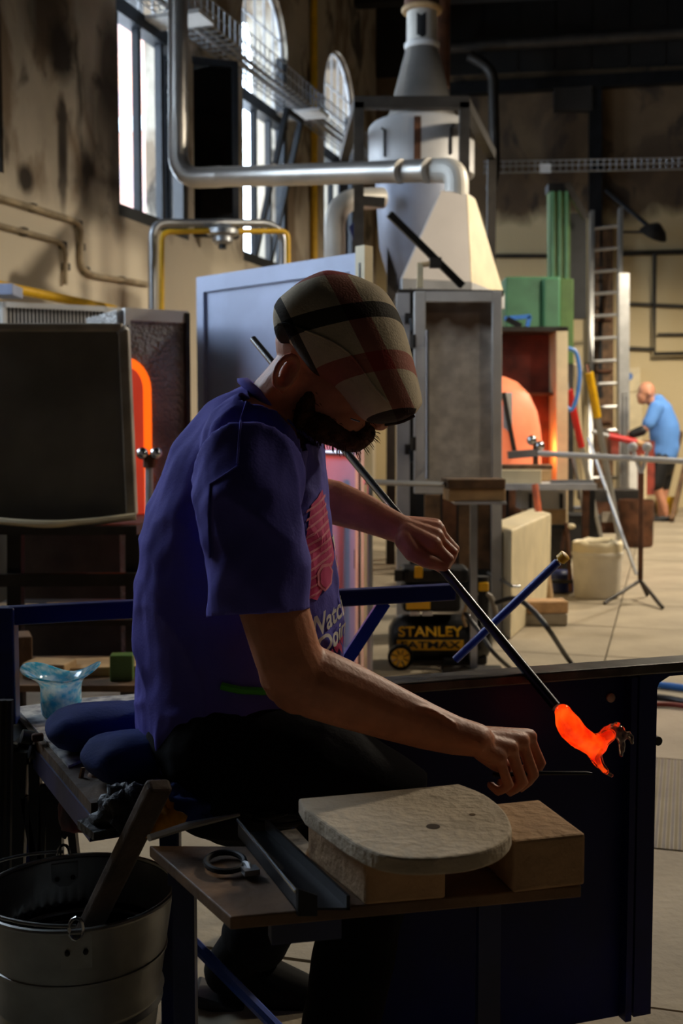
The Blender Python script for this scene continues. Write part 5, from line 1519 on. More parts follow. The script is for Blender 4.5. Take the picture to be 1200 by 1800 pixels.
# boots
def boot(heel, toe, ankle, nm):
    b_ = MB()
    limb(b_, [(*ankle, .052), (*heel, .046)], 18)
    limb(b_, [(*heel, .044), ((heel[0] + toe[0]) / 2, (heel[1] + toe[1]) / 2, (heel[2] + toe[2]) / 2, .046), (*toe, .036)], 18)
    me = remesh(b_, .005, 3); o = finish(me, nm, m_shoe, man, ORG)
    s_ = MB(); h = at(*heel); t = at(*toe); d = (t - h).normalized(); up = d.cross(Vector((0, 1, 0))).normalized()
    if up.z < 0: up = -up
    hN = h - d * .045 - up * .047; tN = t + d * .035 - up * .04
    s_.hexa([hN - Vector((0, .042, 0)) - up * .022, tN - Vector((0, .036, 0)) - up * .014, tN + Vector((0, .036, 0)) - up * .014, hN + Vector((0, .042, 0)) - up * .022,
             hN - Vector((0, .042, 0)), tN - Vector((0, .036, 0)), tN + Vector((0, .036, 0)), hN + Vector((0, .042, 0))])
    s_.build('boot_sole', m_black, o, bevel=.006)
boot((400, 1705, 2.03), (560, 1760, 2.03), (440, 1655, 2.03), 'boot')
boot((590, 1935, 1.72), (740, 1960, 1.72), (592, 1880, 1.72), 'boot')
# green stitched belt edge peeping out
gb = [drape(at(x, y, 1.0), at(x, y, 1.0) - Vector((0, 0, CAM_H)), .003) for x, y in lerp2([(390, 1205), (420, 1212), (470, 1215)], 6)]
gb = [p for p in gb if p]
if len(gb) > 2: MB().tube(gb, .006, 6).build('green_tape', m_pg, man)
# ---------------------------------------------------------------- worker at the far end
ORG2 = onz(1160, 915, 0)
YF = 13.1; sc_ = YF / FPX
fb_ = MB()
def fl(pts, n=12): limb(fb_, [(p[0], p[1], YF + p[2], p[3] * sc_) for p in pts], n)
fb_.ell(at(1136, 688, YF), (15 * sc_, 14 * sc_, 17 * sc_)); fb_.ell(at(1130, 698, YF), (11 * sc_, 11 * sc_, 13 * sc_))
fb_.ell(at(1121, 695, YF), (3 * sc_, 3 * sc_, 4 * sc_)); fb_.ell(at(1141, 692, YF - 14 * sc_), (3 * sc_, 2 * sc_, 5 * sc_)); fb_.ell(at(1128, 706, YF), (8 * sc_, 8 * sc_, 5 * sc_))
fl([(1140, 700, 0, 9), (1152, 712, 0, 10)])
fl([(1163, 722, 0, 12), (1167, 750, 0, 18), (1167, 790, 0, 18), (1163, 815, 0, 18)])
fl([(1152, 722, -.13, 9), (1142, 745, -.15, 8), (1128, 758, -.16, 7), (1112, 765, -.14, 6)])
fl([(1155, 722, .13, 9), (1140, 748, .15, 8), (1122, 760, .14, 6.5), (1108, 766, .1, 6)])
for q in (-.14, .1):
    for d in range(4): fl([(1110, 763 + d * 2.5, q, 2), (1103, 764 + d * 2.5, q + .02, 1.8), (1098, 768 + d * 2, q + .03, 1.5)], 6)
    fl([(1110, 762, q, 2.2), (1103, 758, q, 1.8)], 6)
fl([(1158, 820, -.08, 14), (1152, 850, -.09, 12), (1158, 868, -.09, 8), (1166, 890, -.09, 8), (1170, 906, -.09, 5)])
fl([(1166, 820, .08, 14), (1164, 850, .09, 12), (1166, 868, .09, 8), (1162, 890, .09, 7.5), (1160, 906, .09, 5)])
me_ = remesh(fb_, .012, 3)
man2 = finish(me_, 'person', M('far skin', S(214, 150, 118), .5), None, ORG2)
tag(man2, 'bald person in a light blue T-shirt and black shorts standing far back', 'person')
b2 = MB(); fb_ = b2
fl([(1156, 706, 0, 13), (1160, 718, 0, 21), (1167, 750, 0, 26), (1168, 785, 0, 25), (1164, 800, 0, 25)], 20)
fl([(1154, 716, -.13, 13), (1146, 733, -.15, 12.5), (1140, 744, -.15, 12)]); fl([(1156, 716, .13, 13), (1146, 735, .15, 12)])
me_ = remesh(b2, .012, 3); push(me_, lambda p: .012 * noise.noise(p * 7)); finish(me_, 't_shirt', M('sky blue cotton', S(96, 150, 226), .85, var=.05), man2, ORG2)
b2 = MB(); fb_ = b2
fl([(1164, 790, 0, 24), (1162, 815, 0, 24)]); fl([(1158, 815, -.08, 17), (1152, 850, -.09, 15)]); fl([(1166, 815, .08, 17), (1164, 850, .09, 15)])
me_ = remesh(b2, .012, 3); finish(me_, 'shorts', m_black, man2, ORG2)
b2 = MB(); fb_ = b2
fl([(1112, 763, -.14, 8), (1128, 757, -.16, 9)]); me_ = remesh(b2, .01, 2); finish(me_, 'arm_guard', m_black, man2, ORG2)
for q, x in ((-.09, 1166), (.09, 1156)):
    b2 = MB(); fb_ = b2; fl([(x + 6, 911, q, 6), (x - 8, 913, q, 6), (x - 18, 915, q, 4.5)]); me_ = remesh(b2, .01, 2); finish(me_, 'shoe', m_black, man2, ORG2)

# ================================================================ GLASSBLOWER'S BENCH
BX = R(17); bux = Vector((math.cos(BX), math.sin(BX), 0)); buy = Vector((-math.sin(BX), math.cos(BX), 0))
bench = thing('glassblower_bench', (-.2, 1.95, 0), 'dark blue steel glassblowing bench with seat board, back rail and side plate', 'bench')
# side plate and its rail
ZR = .65
r0 = onz(636, 1199, ZR); r1 = onz(1200, 1157, ZR); rd_ = (r1 - r0).normalized(); rnn = Vector((rd_.y, -rd_.x, 0))
def rp(t, z, d=0): return r0 + rd_ * t + Vector((0, 0, z - ZR)) + rnn * d
LT = (onz(1152, 1161, ZR) - r0).dot(rd_)
m_plate = M('navy plate enamel', S(9, 20, 84), 0.5, 0.0, 0.15, 5, 0.06, 30, spec=.25)
m_railtop = M('worn black rail', S(96, 92, 86), 0.42, 0.6, 0.25, 20, 0.1)
pl_ = [rp(-.01, .02), rp(LT, .02)] + [rp(LT, ZR - .05)] + [rp(LT + .012, ZR - .036), rp(LT + .03, ZR - .03), rp(LT + .2, ZR - .028), rp(LT + .2, ZR - .02), rp(-.01, ZR - .02)]
MB().prism([rp(-.01, .02), rp(LT, .02), rp(LT, ZR - .02), rp(-.01, ZR - .02)], rnn * -.008).build('side_plate', m_plate, bench)
MB().prism([rp(LT, ZR - .06), rp(LT + .01, ZR - .040), rp(LT + .03, ZR - .030), rp(LT + .22, ZR - .030), rp(LT + .22, ZR - .018), rp(LT, ZR - .018)], rnn * -.008).build('plate_bracket', m_plate, bench)
MB().bar(rp(-.02, ZR - .009), rp(LT + .22, ZR - .009), .055, .018).build('rail', m_railtop, bench, bevel=.003)
MB().bar(rp(LT - .055, .02, .012), rp(LT - .055, ZR - .022, .012), .012, .022, up=rnn).build('plate_rib', m_plate, bench)
MB().bar(rp(LT - .02, .02, .006), rp(LT - .02, ZR - .022, .006), .035, .012, up=rnn).build('plate_edge', m_plate, bench)
for px, py in ((1072, 1226), (1117, 1418), (870, 1630)):
    q = onplane(px, py, r0, rnn); MB().lathe([(.008, 0), (.008, .004), (.005, .006)], q, 16, axis=rnn).build('bolt', m_sframe, bench, smooth=True)
q = onplane(1150, 1300, r0, rnn); MB().lathe([(.008, 0), (.008, .012)], q, 14, axis=rnn).build('bolt', m_black, bench)
# back frame of square tube
ZB = .70
k0 = onz(12, 1082, ZB); k1 = onz(797, 1040, ZB)
MB().bar(k0, k1, .03, .035).build('back_rail', m_plate, bench, bevel=.004)
MB().bar((k0.x, k0.y, 0), (k0.x, k0.y, ZB + .017), .035, .035).build('back_post', m_blue, bench, bevel=.004)
MB().bar(at(676, 1058, 2.42), at(598, 1178, 2.40), .026, .026, up=(0, 1, 0)).build('brace', m_bluetube, bench)
# seat board
s0 = onz(22, 1250, .5); s1 = onz(160, 1412, .5)
sd = (s1 - s0); sr = Vector((sd.y, -sd.x, 0)).normalized() * -1
if sr.x < 0: sr = -sr
sl = sd.length
e_ = sd.normalized()
seatp = lambda u, v, z: s0 + e_ * u + sr * v + Vector((0, 0, z - .5))
MB().prism([seatp(0, 0, .5), seatp(sl, 0, .5), seatp(sl, .62, .5), seatp(0, .62, .5)], (0, 0, -.018)).build('seat_board', m_wood, bench)
for (u0_, v0_, u1_, v1_) in ((0, .012, sl, .012), (0, .61, sl, .61), (.015, 0, .015, .62), (sl - .015, 0, sl - .015, .62)):
    MB().bar(seatp(u0_, v0_, .462), seatp(u1_, v1_, .462), .03, .04).build('seat_rail', m_blue, bench)
for u, v in ((.02, .02), (.02, .6)):
    q = seatp(u, v, 0); MB().bar((q.x, q.y, 0), (q.x, q.y, .44), .032, .032).build('leg', m_blue, bench)
q = at(302, 1700, 1.86); MB().bar((q.x, q.y, 0), (q.x, q.y, .46), .033, .033).build('leg', m_blue, bench, bevel=.003)
lg = q
MB().tube([at(318, 1635, 1.9), at(500, 1820, 1.86)], .011, 8).build('foot_rail', m_bluetube, bench)
MB().bar((lg.x, lg.y, .30), at(560, 1625, 1.9), .025, .025).build('lower_rail', m_plate, bench)
# pipe rest with yellow cap
prs = thing('pipe_rest', at(868, 1092, 2.3), 'slanting blue rod with a yellow end cap behind the bench rail', 'rod')
MB().tube([at(800, 1160, 2.32), at(980, 988, 2.26)], .0085, 10).build('rod', m_bluetube, prs, smooth=True)
MB().tube([at(976, 992, 2.262), at(985, 984, 2.258)], .006, 10).build('pin', m_silver, prs)
MB().lathe([(.008, -.009), (.0115, -.007), (.0115, .007), (.008, .009)], at(989, 980, 2.256), 16, axis=(at(990, 979, 2.255) - at(980, 988, 2.26))).build('end_cap', m_ylw, prs, smooth=True)

# ================================================================ WORK TABLE IN FRONT
ZT = .48
c0 = onz(262, 1486, ZT); c1 = onz(405, 1612, ZT); c2 = onz(1022, 1556, ZT); c3 = c2 + (c0 - c1) * .55
wt = thing('plywood_table', Vector(((c0.x + c2.x) / 2, (c0.y + c2.y) / 2, 0)), 'worn plywood work board on blue legs in front of the glassblower', 'table')
m_ply = M('oily plywood', S(150, 112, 76), 0.6, 0, 0.35, 5, 0.2, 60, col2=S(66, 48, 36))
MB().prism([c0, c1, c2, c3], (0, 0, -.016)).build('board', m_ply, wt, bevel=.002)
tdx = (c2 - c1).normalized(); tdy = (c0 - c1).normalized()
MB().bar(c1 + tdx * .06 + tdy * .03 - Vector((0, 0, .032)), c1.lerp(c2, .33) + tdy * .03 - Vector((0, 0, .032)), .028, .028).build('under_rail', m_blue, wt)
MB().bar(c3 - tdy * .02 - Vector((0, 0, .032)), c0 - tdy * .02 + tdx * .02 - Vector((0, 0, .032)), .028, .028).build('under_rail', m_blue, wt)
for q in (c3 - tdx * .04 - tdy * .02, c0 + tdx * .04 - tdy * .02):
    MB().bar((q.x, q.y, 0), (q.x, q.y, ZT - .046), .03, .03).build('leg', m_blue, wt)
# fire bricks
f0 = onz(640, 1592, ZT); 
def slab_box(a, b, c, h, nm, m, label, cat, bev=.004):
    """a left-front, b right-front, c left-back corner on the table, h height"""
    d = b + (c - a)
    o = MB().prism([a, b, d, c], (0, 0, h)).build(nm, m, bevel=bev)
    return tag(o, label, cat)
hb_ = .066
zt2 = ZT + .001
def ot(px, py): return onz(px, py, zt2)
slab_box(ot(642, 1592), ot(784, 1580), ot(540, 1508), hb_, 'fire_brick', m_brick, 'pinkish fire brick at the left under the round-ended slab', 'brick')
slab_box(ot(902, 1571), ot(1028, 1556), ot(830, 1500), hb_, 'fire_brick', m_brick, 'tan fire brick at the right end of the work board', 'brick')
# slab with one rounded end lying on the bricks
zs_ = zt2 + hb_ + .001; th_ = .021
zt3 = zs_ + th_
outl = [(524, 1403), (660, 1391), (806, 1379), (850, 1397), (884, 1424), (898, 1450), (896, 1468), (876, 1486), (840, 1500), (790, 1508), (720, 1510), (665, 1502), (620, 1482), (575, 1452), (535, 1424)]
sm = spline([onz(x, y - 2, zt3) for x, y in outl[2:]], 4)
po_ = [onz(*outl[0], zt3), onz(*outl[1], zt3)] + sm
ks = thing('kiln_shelf', sum(po_, Vector()) / len(po_) - Vector((0, 0, th_)), 'pale round-ended refractory slab with a small hole lying on the bricks', 'slab')
sb_ = MB().prism(po_, (0, 0, -th_)).build('slab', m_stone, ks, bevel=.003)
hole = onz(761, 1453, zt3)
MB().lathe([(.0085, -.012), (.0085, .0006)], hole, 16).build('hole', M('hole shade brown', S(70, 52, 34), .95), ks)  # solid dark disc painted as the shade inside the hole
MB().lathe([(.004, -.004), (.004, .0006)], onz(830, 1432, zt3), 10).build('pit', M('grit', S(110, 84, 52), .95), ks)
# channel tool holder and shears
ch = thing('steel_channel', ot(520, 1560), 'long dark steel channel holding tools on the plywood board', 'tool holder')
a_, b_ = ot(418, 1470), ot(520, 1600)
a2, b2_ = ot(470, 1462), ot(615, 1600)
MB().prism([a_, b_, b_ + Vector((0, 0, .022)), a_ + Vector((0, 0, .022))], (b2_ - b_).normalized() * .004).build('left_flange', m_dark, ch)
MB().prism([a2, b2_, b2_ + Vector((0, 0, .018)), a2 + Vector((0, 0, .018))], (b_ - b2_).normalized() * .004).build('right_flange', m_dark, ch)
MB().prism([a_, b_, b2_, a2], (0, 0, .003)).build('web', m_dark, ch)
MB().tube([a_ + Vector((0, 0, .023)), b_ + Vector((0, 0, .023))], .0026, 8).build('bright_edge', m_silver, ch)
MB().prism([b_ + Vector((0, 0, -.005)), b_ + (b2_ - b_) * .35 + Vector((0, 0, -.005)), b_ + (b2_ - b_) * .35 + Vector((0, 0, .02)), b_ + Vector((0, 0, .028))], -tdy * .006).build('end_stop', m_dark, ch)
def loop_tool(label, cen, rx, ry, tip, nm='shears'):
    t = thing(nm, ot(*cen), label, 'shears')
    pth = []
    for k in range(20):
        an = 2 * math.pi * k / 20; pth.append(ot(cen[0] + rx * math.cos(an), cen[1] + ry * math.sin(an)) + Vector((0, 0, .006)))
    MB().tube(pth, .0042, 8, closed=True).build('finger_ring', m_dark, t, smooth=True)
    a = ot(cen[0] + rx, cen[1] + ry * .2) + Vector((0, 0, .006)); b = ot(*tip) + Vector((0, 0, .007))
    MB().tube([a, a.lerp(b, .5) + Vector((0, 0, .003)), b], [.0045, .005, .004], 8).build('shank', m_steel, t, smooth=True)
    MB().bar(a.lerp(b, .62), b + (b - a) * .35, .02, .007).build('blade', m_steel, t)
    return t
loop_tool('steel shears with an open ring handle lying left of the channel', (396, 1523), 34, 17, (440, 1540))
loop_tool('round-handled tongs lying behind the steel channel', (468, 1428), 40, 15, (520, 1420), 'tongs')
loop_tool('second ring-handled tongs beside the pale slab corner', (490, 1446), 44, 12, (545, 1440), 'tongs')
tag(MB().tube([ot(262, 1488) + Vector((0, 0, .012)), ot(330, 1466) + Vector((0, 0, .012)), ot(420, 1446) + Vector((0, 0, .012))], [.005, .006, .003], 8).build('steel_tongs', m_steel, smooth=True), 'long tapering steel tool lying across the board corner', 'tool')
nw = MB().prism([ot(475, 1470), ot(520, 1462), ot(545, 1490), ot(535, 1508)], (0, 0, .005))
tag(nw.build('folded_newspaper', M('scorched newsprint', S(170, 160, 145), .9, var=.3, scale=60)), 'scrap of scorched newspaper under the pale slab corner', 'newspaper')

# ================================================================ THINGS ON THE BENCH SEAT
def os_(px, py, z=.501): return onz(px, py, z)
npm = M('newsprint', S(196, 192, 186), .9, var=.12, scale=40, col2=S(120, 120, 124))
npo = MB().prism([os_(28, 1246), os_(120, 1350), os_(250, 1300), os_(250, 1222), os_(150, 1230)], (0, 0, .004))
tag(npo.build('newspaper', npm), 'spread newspaper lying on the bench seat under the blue vase', 'newspaper')
lf = thing('leaflet', os_(215, 1268, .507), 'white printed leaflet with a yellow stripe on the newspaper', 'leaflet')
MB().prism([os_(190, 1255, .506), os_(178, 1278, .506), os_(250, 1288, .506), os_(252, 1258, .506)], (0, 0, .002)).build('sheet', m_white, lf)
MB().prism([os_(212, 1262, .5085), os_(204, 1278, .5085), os_(212, 1280, .5085), os_(220, 1263, .5085)], (0, 0, .0006)).build('yellow_stripe', m_ylw, lf)
MB().prism([os_(222, 1263, .5085), os_(214, 1280, .5085), os_(248, 1284, .5085), os_(250, 1264, .5085)], (0, 0, .0006)).build('dark_block', m_plate, lf)
MB().prism([os_(186, 1266, .5085), os_(181, 1273, .5085), os_(190, 1275, .5085), os_(195, 1267, .5085)], (0, 0, .0006)).build('pink_mark', m_pp, lf)
tag(MB().prism([os_(193, 1243, .506), os_(190, 1254, .506), os_(252, 1256, .506), os_(252, 1240, .506)], (0, 0, .012)).build('booklet', m_white, bevel=.001), 'white booklet behind the leaflet beside the worker', 'booklet')
# cushions
m_cush = M('navy canvas', S(40, 58, 120), .85, var=.15, scale=12, bump=.15, bscale=180, spec=.2)
def cushion(c, rx, ry, rz, yaw, label, tilt=0):
    b = MB(); b.ell((0, 0, 0), (1, 1, 1), None, 32, 18)
    m = Matrix.Rotation(yaw, 3, 'Z') @ Matrix.Rotation(tilt, 3, 'Y')
    out = []
    for p in b.v:
        x, y, z = p
        sx_ = math.copysign(abs(x) ** .62, x) * rx; sy_ = math.copysign(abs(y) ** .62, y) * ry
        zz_ = z * rz * (1 - .35 * min(1, (abs(x) ** 6 + abs(y) ** 6)))
        zz_ += .004 * noise.noise(Vector((x * 3, y * 3, z * 2)))
        out.append(Vector(c) + m @ Vector((sx_, sy_, zz_)))
    b.v = out
    return tag(b.build('cushion', m_cush, smooth=True, angle=180), label, 'cushion')
ca = os_(185, 1330, .5); cb2 = os_(228, 1384, .5)
cushion((at(190, 1312, 1.93).x, 1.93, .541), .105, .075, .036, BX, 'dark blue cushion on the bench seat right behind the vase and newspaper')
cushion((at(232, 1350, 1.75).x, 1.75, .541), .075, .065, .035, BX + .3, 'smaller dark blue cushion at the seat corner behind the worker')
# blue glass vase with a flared wavy lip
vc = os_(108, 1258, .5055); Yvz = vc.y
vs_ = Yvz / FPX
m_vase = bpy.data.materials.new('turquoise glass'); m_vase.use_nodes = True
_b = m_vase.node_tree.nodes['Principled BSDF']
_tc = node(m_vase, 'ShaderNodeTexCoord'); _n = node(m_vase, 'ShaderNodeTexNoise'); _n.inputs['Scale'].default_value = 70; link(m_vase, _tc.outputs['Object'], _n.inputs['Vector'])
_r = node(m_vase, 'ShaderNodeValToRGB'); _r.color_ramp.elements[0].color = (*S(50, 175, 222), 1); _r.color_ramp.elements[1].color = (*S(200, 244, 250), 1)
_r.color_ramp.elements[0].position = .38; _r.color_ramp.elements[1].position = .66
link(m_vase, _n.outputs['Fac'], _r.inputs['Fac']); link(m_vase, _r.outputs['Color'], _b.inputs['Base Color'])
_b.inputs['Roughness'].default_value = .08; _b.inputs['Transmission Weight'].default_value = .2; _b.inputs['IOR'].default_value = 1.45; _b.inputs['Subsurface Weight'].default_value = .6; _b.inputs['Subsurface Radius'].default_value = (1, 1, 1); _b.inputs['Subsurface Scale'].default_value = .03
prof = [(31, 0), (34, 3), (36, 14), (36, 34), (35, 52), (38, 62), (48, 70), (58, 76), (66, 80)]
NV = 48; rings = []
for k, (r_, h_) in enumerate(prof):
    ring = []
    fl_ = max(0, (k - 3) / (len(prof) - 4)) ** 1.4
    for j in range(NV):
        an = 2 * math.pi * j / NV
        wv = math.cos(2 * an) * 14 * fl_ + math.sin(3 * an + .6) * 6 * fl_
        rd2 = r_ * (1 + .10 * fl_ * math.cos(2 * an))
        ring.append(vc + Vector((math.cos(an) * rd2 * vs_, math.sin(an) * rd2 * vs_, (h_ + wv * .75) * vs_)))
    rings.append(ring)
vb = MB().rings(rings, False); nn_ = len(vb.v); vb.f.append(tuple(range(NV - 1, -1, -1)))
vo = vb.build('vase', m_vase, smooth=True, angle=180, fix=False)
tag(vo, 'turquoise glass vase with a flared wavy rim on the newspaper', 'vase')
sm_ = vo.modifiers.new('thick', 'SOLIDIFY'); sm_.thickness = .004; sm_.offset = -1
ss = vo.modifiers.new('sub', 'SUBSURF'); ss.levels = 1; ss.render_levels = 1
tag(MB().box(os_(66, 1296, .512), (.02, .012, .014), .4).build('brown_shard', m_rust, bevel=.003), 'small brown shard at the edge of the newspaper', 'shard')

# dark rag, yellow cloth and gloves by the seat corner
def lump(c, r, seed, label, nm, mat, cat, amp=.35, freq=1.6):
    b = MB(); b.ell((0, 0, 0), (1, 1, 1), None, 30, 18)
    out = []
    for p in b.v:
        f = 1 + amp * noise.noise(p * freq + Vector((seed, 0, 0))) + amp * .5 * noise.noise(p * freq * 2.7 + Vector((0, seed, 0)))
        out.append(Vector(c) + Vector((p.x * r[0] * f, p.y * r[1] * f, max(-.35, p.z) * r[2] * f)))
    b.v = out
    return tag(b.build(nm, mat, smooth=True, angle=180), label, cat)
tray = thing('charred_board', onz(190, 1462, .47), 'charred black board sticking out at the table corner', 'board')
MB().prism([onz(136, 1456, .47), onz(165, 1478, .47), onz(330, 1440, .47), onz(300, 1405, .47)], (0, 0, .012)).build('board', M('charred wood', S(40, 38, 40), .5, var=.4, scale=40, bump=.8, bscale=60), tray)
m_char = M('charred rag', S(52, 54, 62), .55, var=.4, scale=30, bump=.8, bscale=70)
lump(onz(225, 1432, .492) , (.05, .035, .04), 3, 'crumpled black charred glove on the board corner', 'charred_glove', m_char, 'glove', .5, 2.2)
lump(onz(240, 1438, .488) + Vector((.03, -.01, 0)), (.036, .03, .032), 8, 'crumpled yellow cloth behind the wooden paddle', 'yellow_cloth', M('yellow cloth', S(226, 150, 30), .9, var=.2, scale=30), 'cloth', .5, 2.0)
lump(onz(290, 1445, .488) + Vector((.0, .05, .0)), (.06, .04, .032), 15, 'dark blue folded glove lying behind the paddle', 'folded_glove', m_cush, 'glove', .4, 1.8)
# leather pouch hanging under the cushion
pc = at(178, 1400, 1.78)
pch = thing('leather_pouch', pc - Vector((0, 0, .05)), 'tan leather pouch hanging from the seat edge', 'pouch')
m_lea = M('tan leather', S(168, 116, 78), .6, var=.2, scale=14)
MB().ell(pc, (.03, .022, .05)).build('bag', m_lea, pch, smooth=True)
MB().tube(spline([pc + Vector((-.026, -.01, .05)), pc + Vector((-.032, -.02, 0)), pc + Vector((-.012, -.024, -.045)), pc + Vector((.02, -.024, -.05))]), .004, 6).build('rim', m_brick, pch, smooth=True)

# ================================================================ BUCKET WITH PADDLE
YB = 1.74
bc0 = at(137, 1562, YB); RB = 173 * YB / FPX; HB = bc0.z - .002
bk = thing('zinc_bucket', (bc0.x, YB, 0), 'large galvanised steel bucket of dark water with a wire handle', 'bucket')
m_zinc = M('dull galvanised bucket', S(176, 176, 172), 0.42, 0.75, 0.2, 7, 0.05, 20)
cc_ = Vector((bc0.x, YB, 0)); hz2 = bc0.z
pf = [(RB * .66, .004), (RB * .68, .0), (RB * .70, .012), (RB * .825, hz2 * .44), (RB * .865, hz2 * .465), (RB * .835, hz2 * .49), (RB * .88, hz2 * .52), (RB * .85, hz2 * .55), (RB * .985, hz2 - .006)]
MB().lathe(pf + [(RB * .975, hz2 - .006), (RB * .85, hz2 * .55), (RB * .83, hz2 * .47), (RB * .68, .016)], cc_, 56, cap=False).build('shell', m_zinc, bk, smooth=True, angle=60)
MB().lathe([(0.001, .006), (RB * .67, .006)], cc_, 40, cap=False).build('bottom', m_zinc, bk)
rim_ = [cc_ + Vector((RB * math.cos(2 * math.pi * k / 56), RB * math.sin(2 * math.pi * k / 56), hz2 - .003)) for k in range(56)]
MB().tube(rim_, .0045, 8, closed=True).build('rolled_rim', m_zinc, bk, smooth=True)
MB().lathe([(.0005, hz2 * .70), (RB * .895, hz2 * .70)], cc_, 48, cap=False).build('water', m_water, bk)
MB().tube([cc_ + Vector((RB * .90 * math.cos(2 * math.pi * k / 48), RB * .90 * math.sin(2 * math.pi * k / 48), hz2 * .72)) for k in range(48)], .0035, 6, closed=True).build('inner_ring', m_zinc, bk, smooth=True)
for an in (R(112), R(-78)):
    e2_ = Vector((math.cos(an), math.sin(an), 0)); t2_ = Vector((-math.sin(an), math.cos(an), 0))
    q = cc_ + e2_ * (RB * .955) + Vector((0, 0, hz2 - .035))
    MB().bar(q - t2_ * .022, q + t2_ * .022, .006, .05).build('ear_plate', m_zinc, bk)
    for s_ in (-1, 1):
        MB().ell(q + t2_ * .013 * s_ + e2_ * (.006 if an < 0 else -.006), (.004, .004, .004)).build('rivet', m_iron, bk, smooth=True)
    lp = [cc_ + e2_ * (RB * 1.01) + t2_ * (.010 * math.cos(2 * math.pi * k / 12)) + Vector((0, 0, hz2 + .002 + .016 * math.sin(2 * math.pi * k / 12))) for k in range(12)]
    MB().tube(lp, .0028, 6, closed=True).build('handle_loop', m_silver, bk, smooth=True)
ha, hb3 = [cc_ + Vector((math.cos(an), math.sin(an), 0)) * (RB * 1.01) + Vector((0, 0, hz2 + .006)) for an in (R(-78), R(112))]
hpth = []
mid_ = (ha + hb3) / 2; hv = (hb3 - ha) / 2; hside = Vector((-1, -.25, 0)).normalized()
for k in range(25):
    an = math.pi * k / 24
    hpth.append(mid_ - hv * math.cos(an) + hside * (RB * 1.04 * math.sin(an)) + Vector((0, 0, .012 * math.sin(an))))
MB().tube(hpth, .003, 8).build('handle', m_zinc, bk, smooth=True)
# wooden paddle standing in the bucket
p0 = at(160, 1625, 1.66); p1 = at(281, 1378, 1.53)
d_ = (p1 - p0).normalized(); p0 = p0 - d_ * .05
u_ = d_.cross(Vector((0, 1, 0))).normalized()
pdl = MB().bar(p0, p1, .036, .022, up=(Vector((.55, -.8, .2))))
tag(pdl.build('wooden_paddle', M('soaked wood', S(96, 76, 60), .65, 0, .3, 9, .3, 60), bevel=.006, seg=3), 'dark wet wooden paddle leaning out of the steel bucket', 'paddle')

# ================================================================ PIPE RACK AT THE LEFT EDGE
rk = thing('pipe_rack', onz(40, 1760, 0), 'black steel rack with a roller bar and steel rings at the left edge', 'rack')
Yr = 2.02
MB().tube([at(40, 1308, Yr + .06), at(160, 1412, Yr - .14)], .0075, 10).build('roller_bar', m_steel, rk, smooth=True)
d_ = (at(160, 1412, Yr - .14) - at(40, 1308, Yr + .06)).normalized()
for px, py, t in ((86, 1349, .38), (110, 1369, .58)):
    q = at(40, 1308, Yr + .06).lerp(at(160, 1412, Yr - .14), t)
    MB().lathe([(.012, -.012), (.019, -.012), (.019, .012), (.012, .012)], q, 20, axis=d_, cap=False).build('steel_ring', m_silver, rk, smooth=True)
for (x0, y0, x1, y1, w) in ((62, 1340, 66, 1640, .02), (96, 1370, 98, 1640, .028), (30, 1320, 20, 1640, .04), (120, 1400, 134, 1520, .014), (44, 1400, 60, 1500, .012), (78, 1380, 74, 1520, .012)):
    MB().bar(at(x0, y0, Yr), at(x1, y1, Yr), w, .02, up=(0, 1, 0)).build('upright', m_dark, rk)
MB().bar(at(44, 1420, Yr), at(120, 1468, Yr), .014, .014, up=(0, 1, 0)).build('stay', m_dark, rk)
for px in (20, 98):
    q = at(px, 1640, Yr); MB().bar((q.x, q.y, 0), q, .03, .03).build('leg', m_dark, rk)
MB().bar(at(-30, 1290, Yr + .05), at(44, 1310, Yr + .05), .12, .04).build('head_block', m_black, rk, bevel=.01)
for px, py in ((48, 1296), (62, 1322)):
    MB().lathe([(.006, -.012), (.013, -.010), (.013, .010), (.006, .012)], at(px, py, Yr - .02), 16, axis=(1, .4, -.3)).build('roller', m_dark, rk, smooth=True)
for k, (px, lab) in enumerate(((5, 'black iron rod hanging at the far left of the rack'), (16, 'second black iron rod hanging from the rack head'))):
    tag(MB().tube([at(px, 1230, Yr - .12), at(px - 4, 1560, Yr - .12)], .008, 8).build('iron_rod', m_dark, smooth=True), lab, 'rod')
gl_ = lump(at(130, 1440, 1.95), (.028, .02, .05), 21, 'stained red and grey rag hanging on the rack stay', 'stained_rag', M('stained rag', S(120, 60, 60), .9, var=.4, scale=20, col2=S(90, 84, 84)), 'rag', .35, 1.5)

# ================================================================ BLOWPIPE, GLASS, TOOL
g0 = at(445, 596, 2.55); g1 = at(978, 1243, 1.79)
bpw = thing('blowpipe', g1, 'polished steel blowpipe held across the bench by the seated worker', 'blowpipe')
MB().tube([g0, g0.lerp(g1, .55)], .0078, 14).build('shaft', m_silver, bpw, smooth=True)
m_hot = M('heat blued steel', S(70, 70, 74), .3, .9, .2, 6)
MB().tube([g0.lerp(g1, .548), g1], [.0080, .0086], 14).build('working_end', m_hot, bpw, smooth=True)
MB().tube([g1 - (g1 - g0).normalized() * .03, g1], .0062, 12).build('tip', m_silver, bpw, smooth=True)
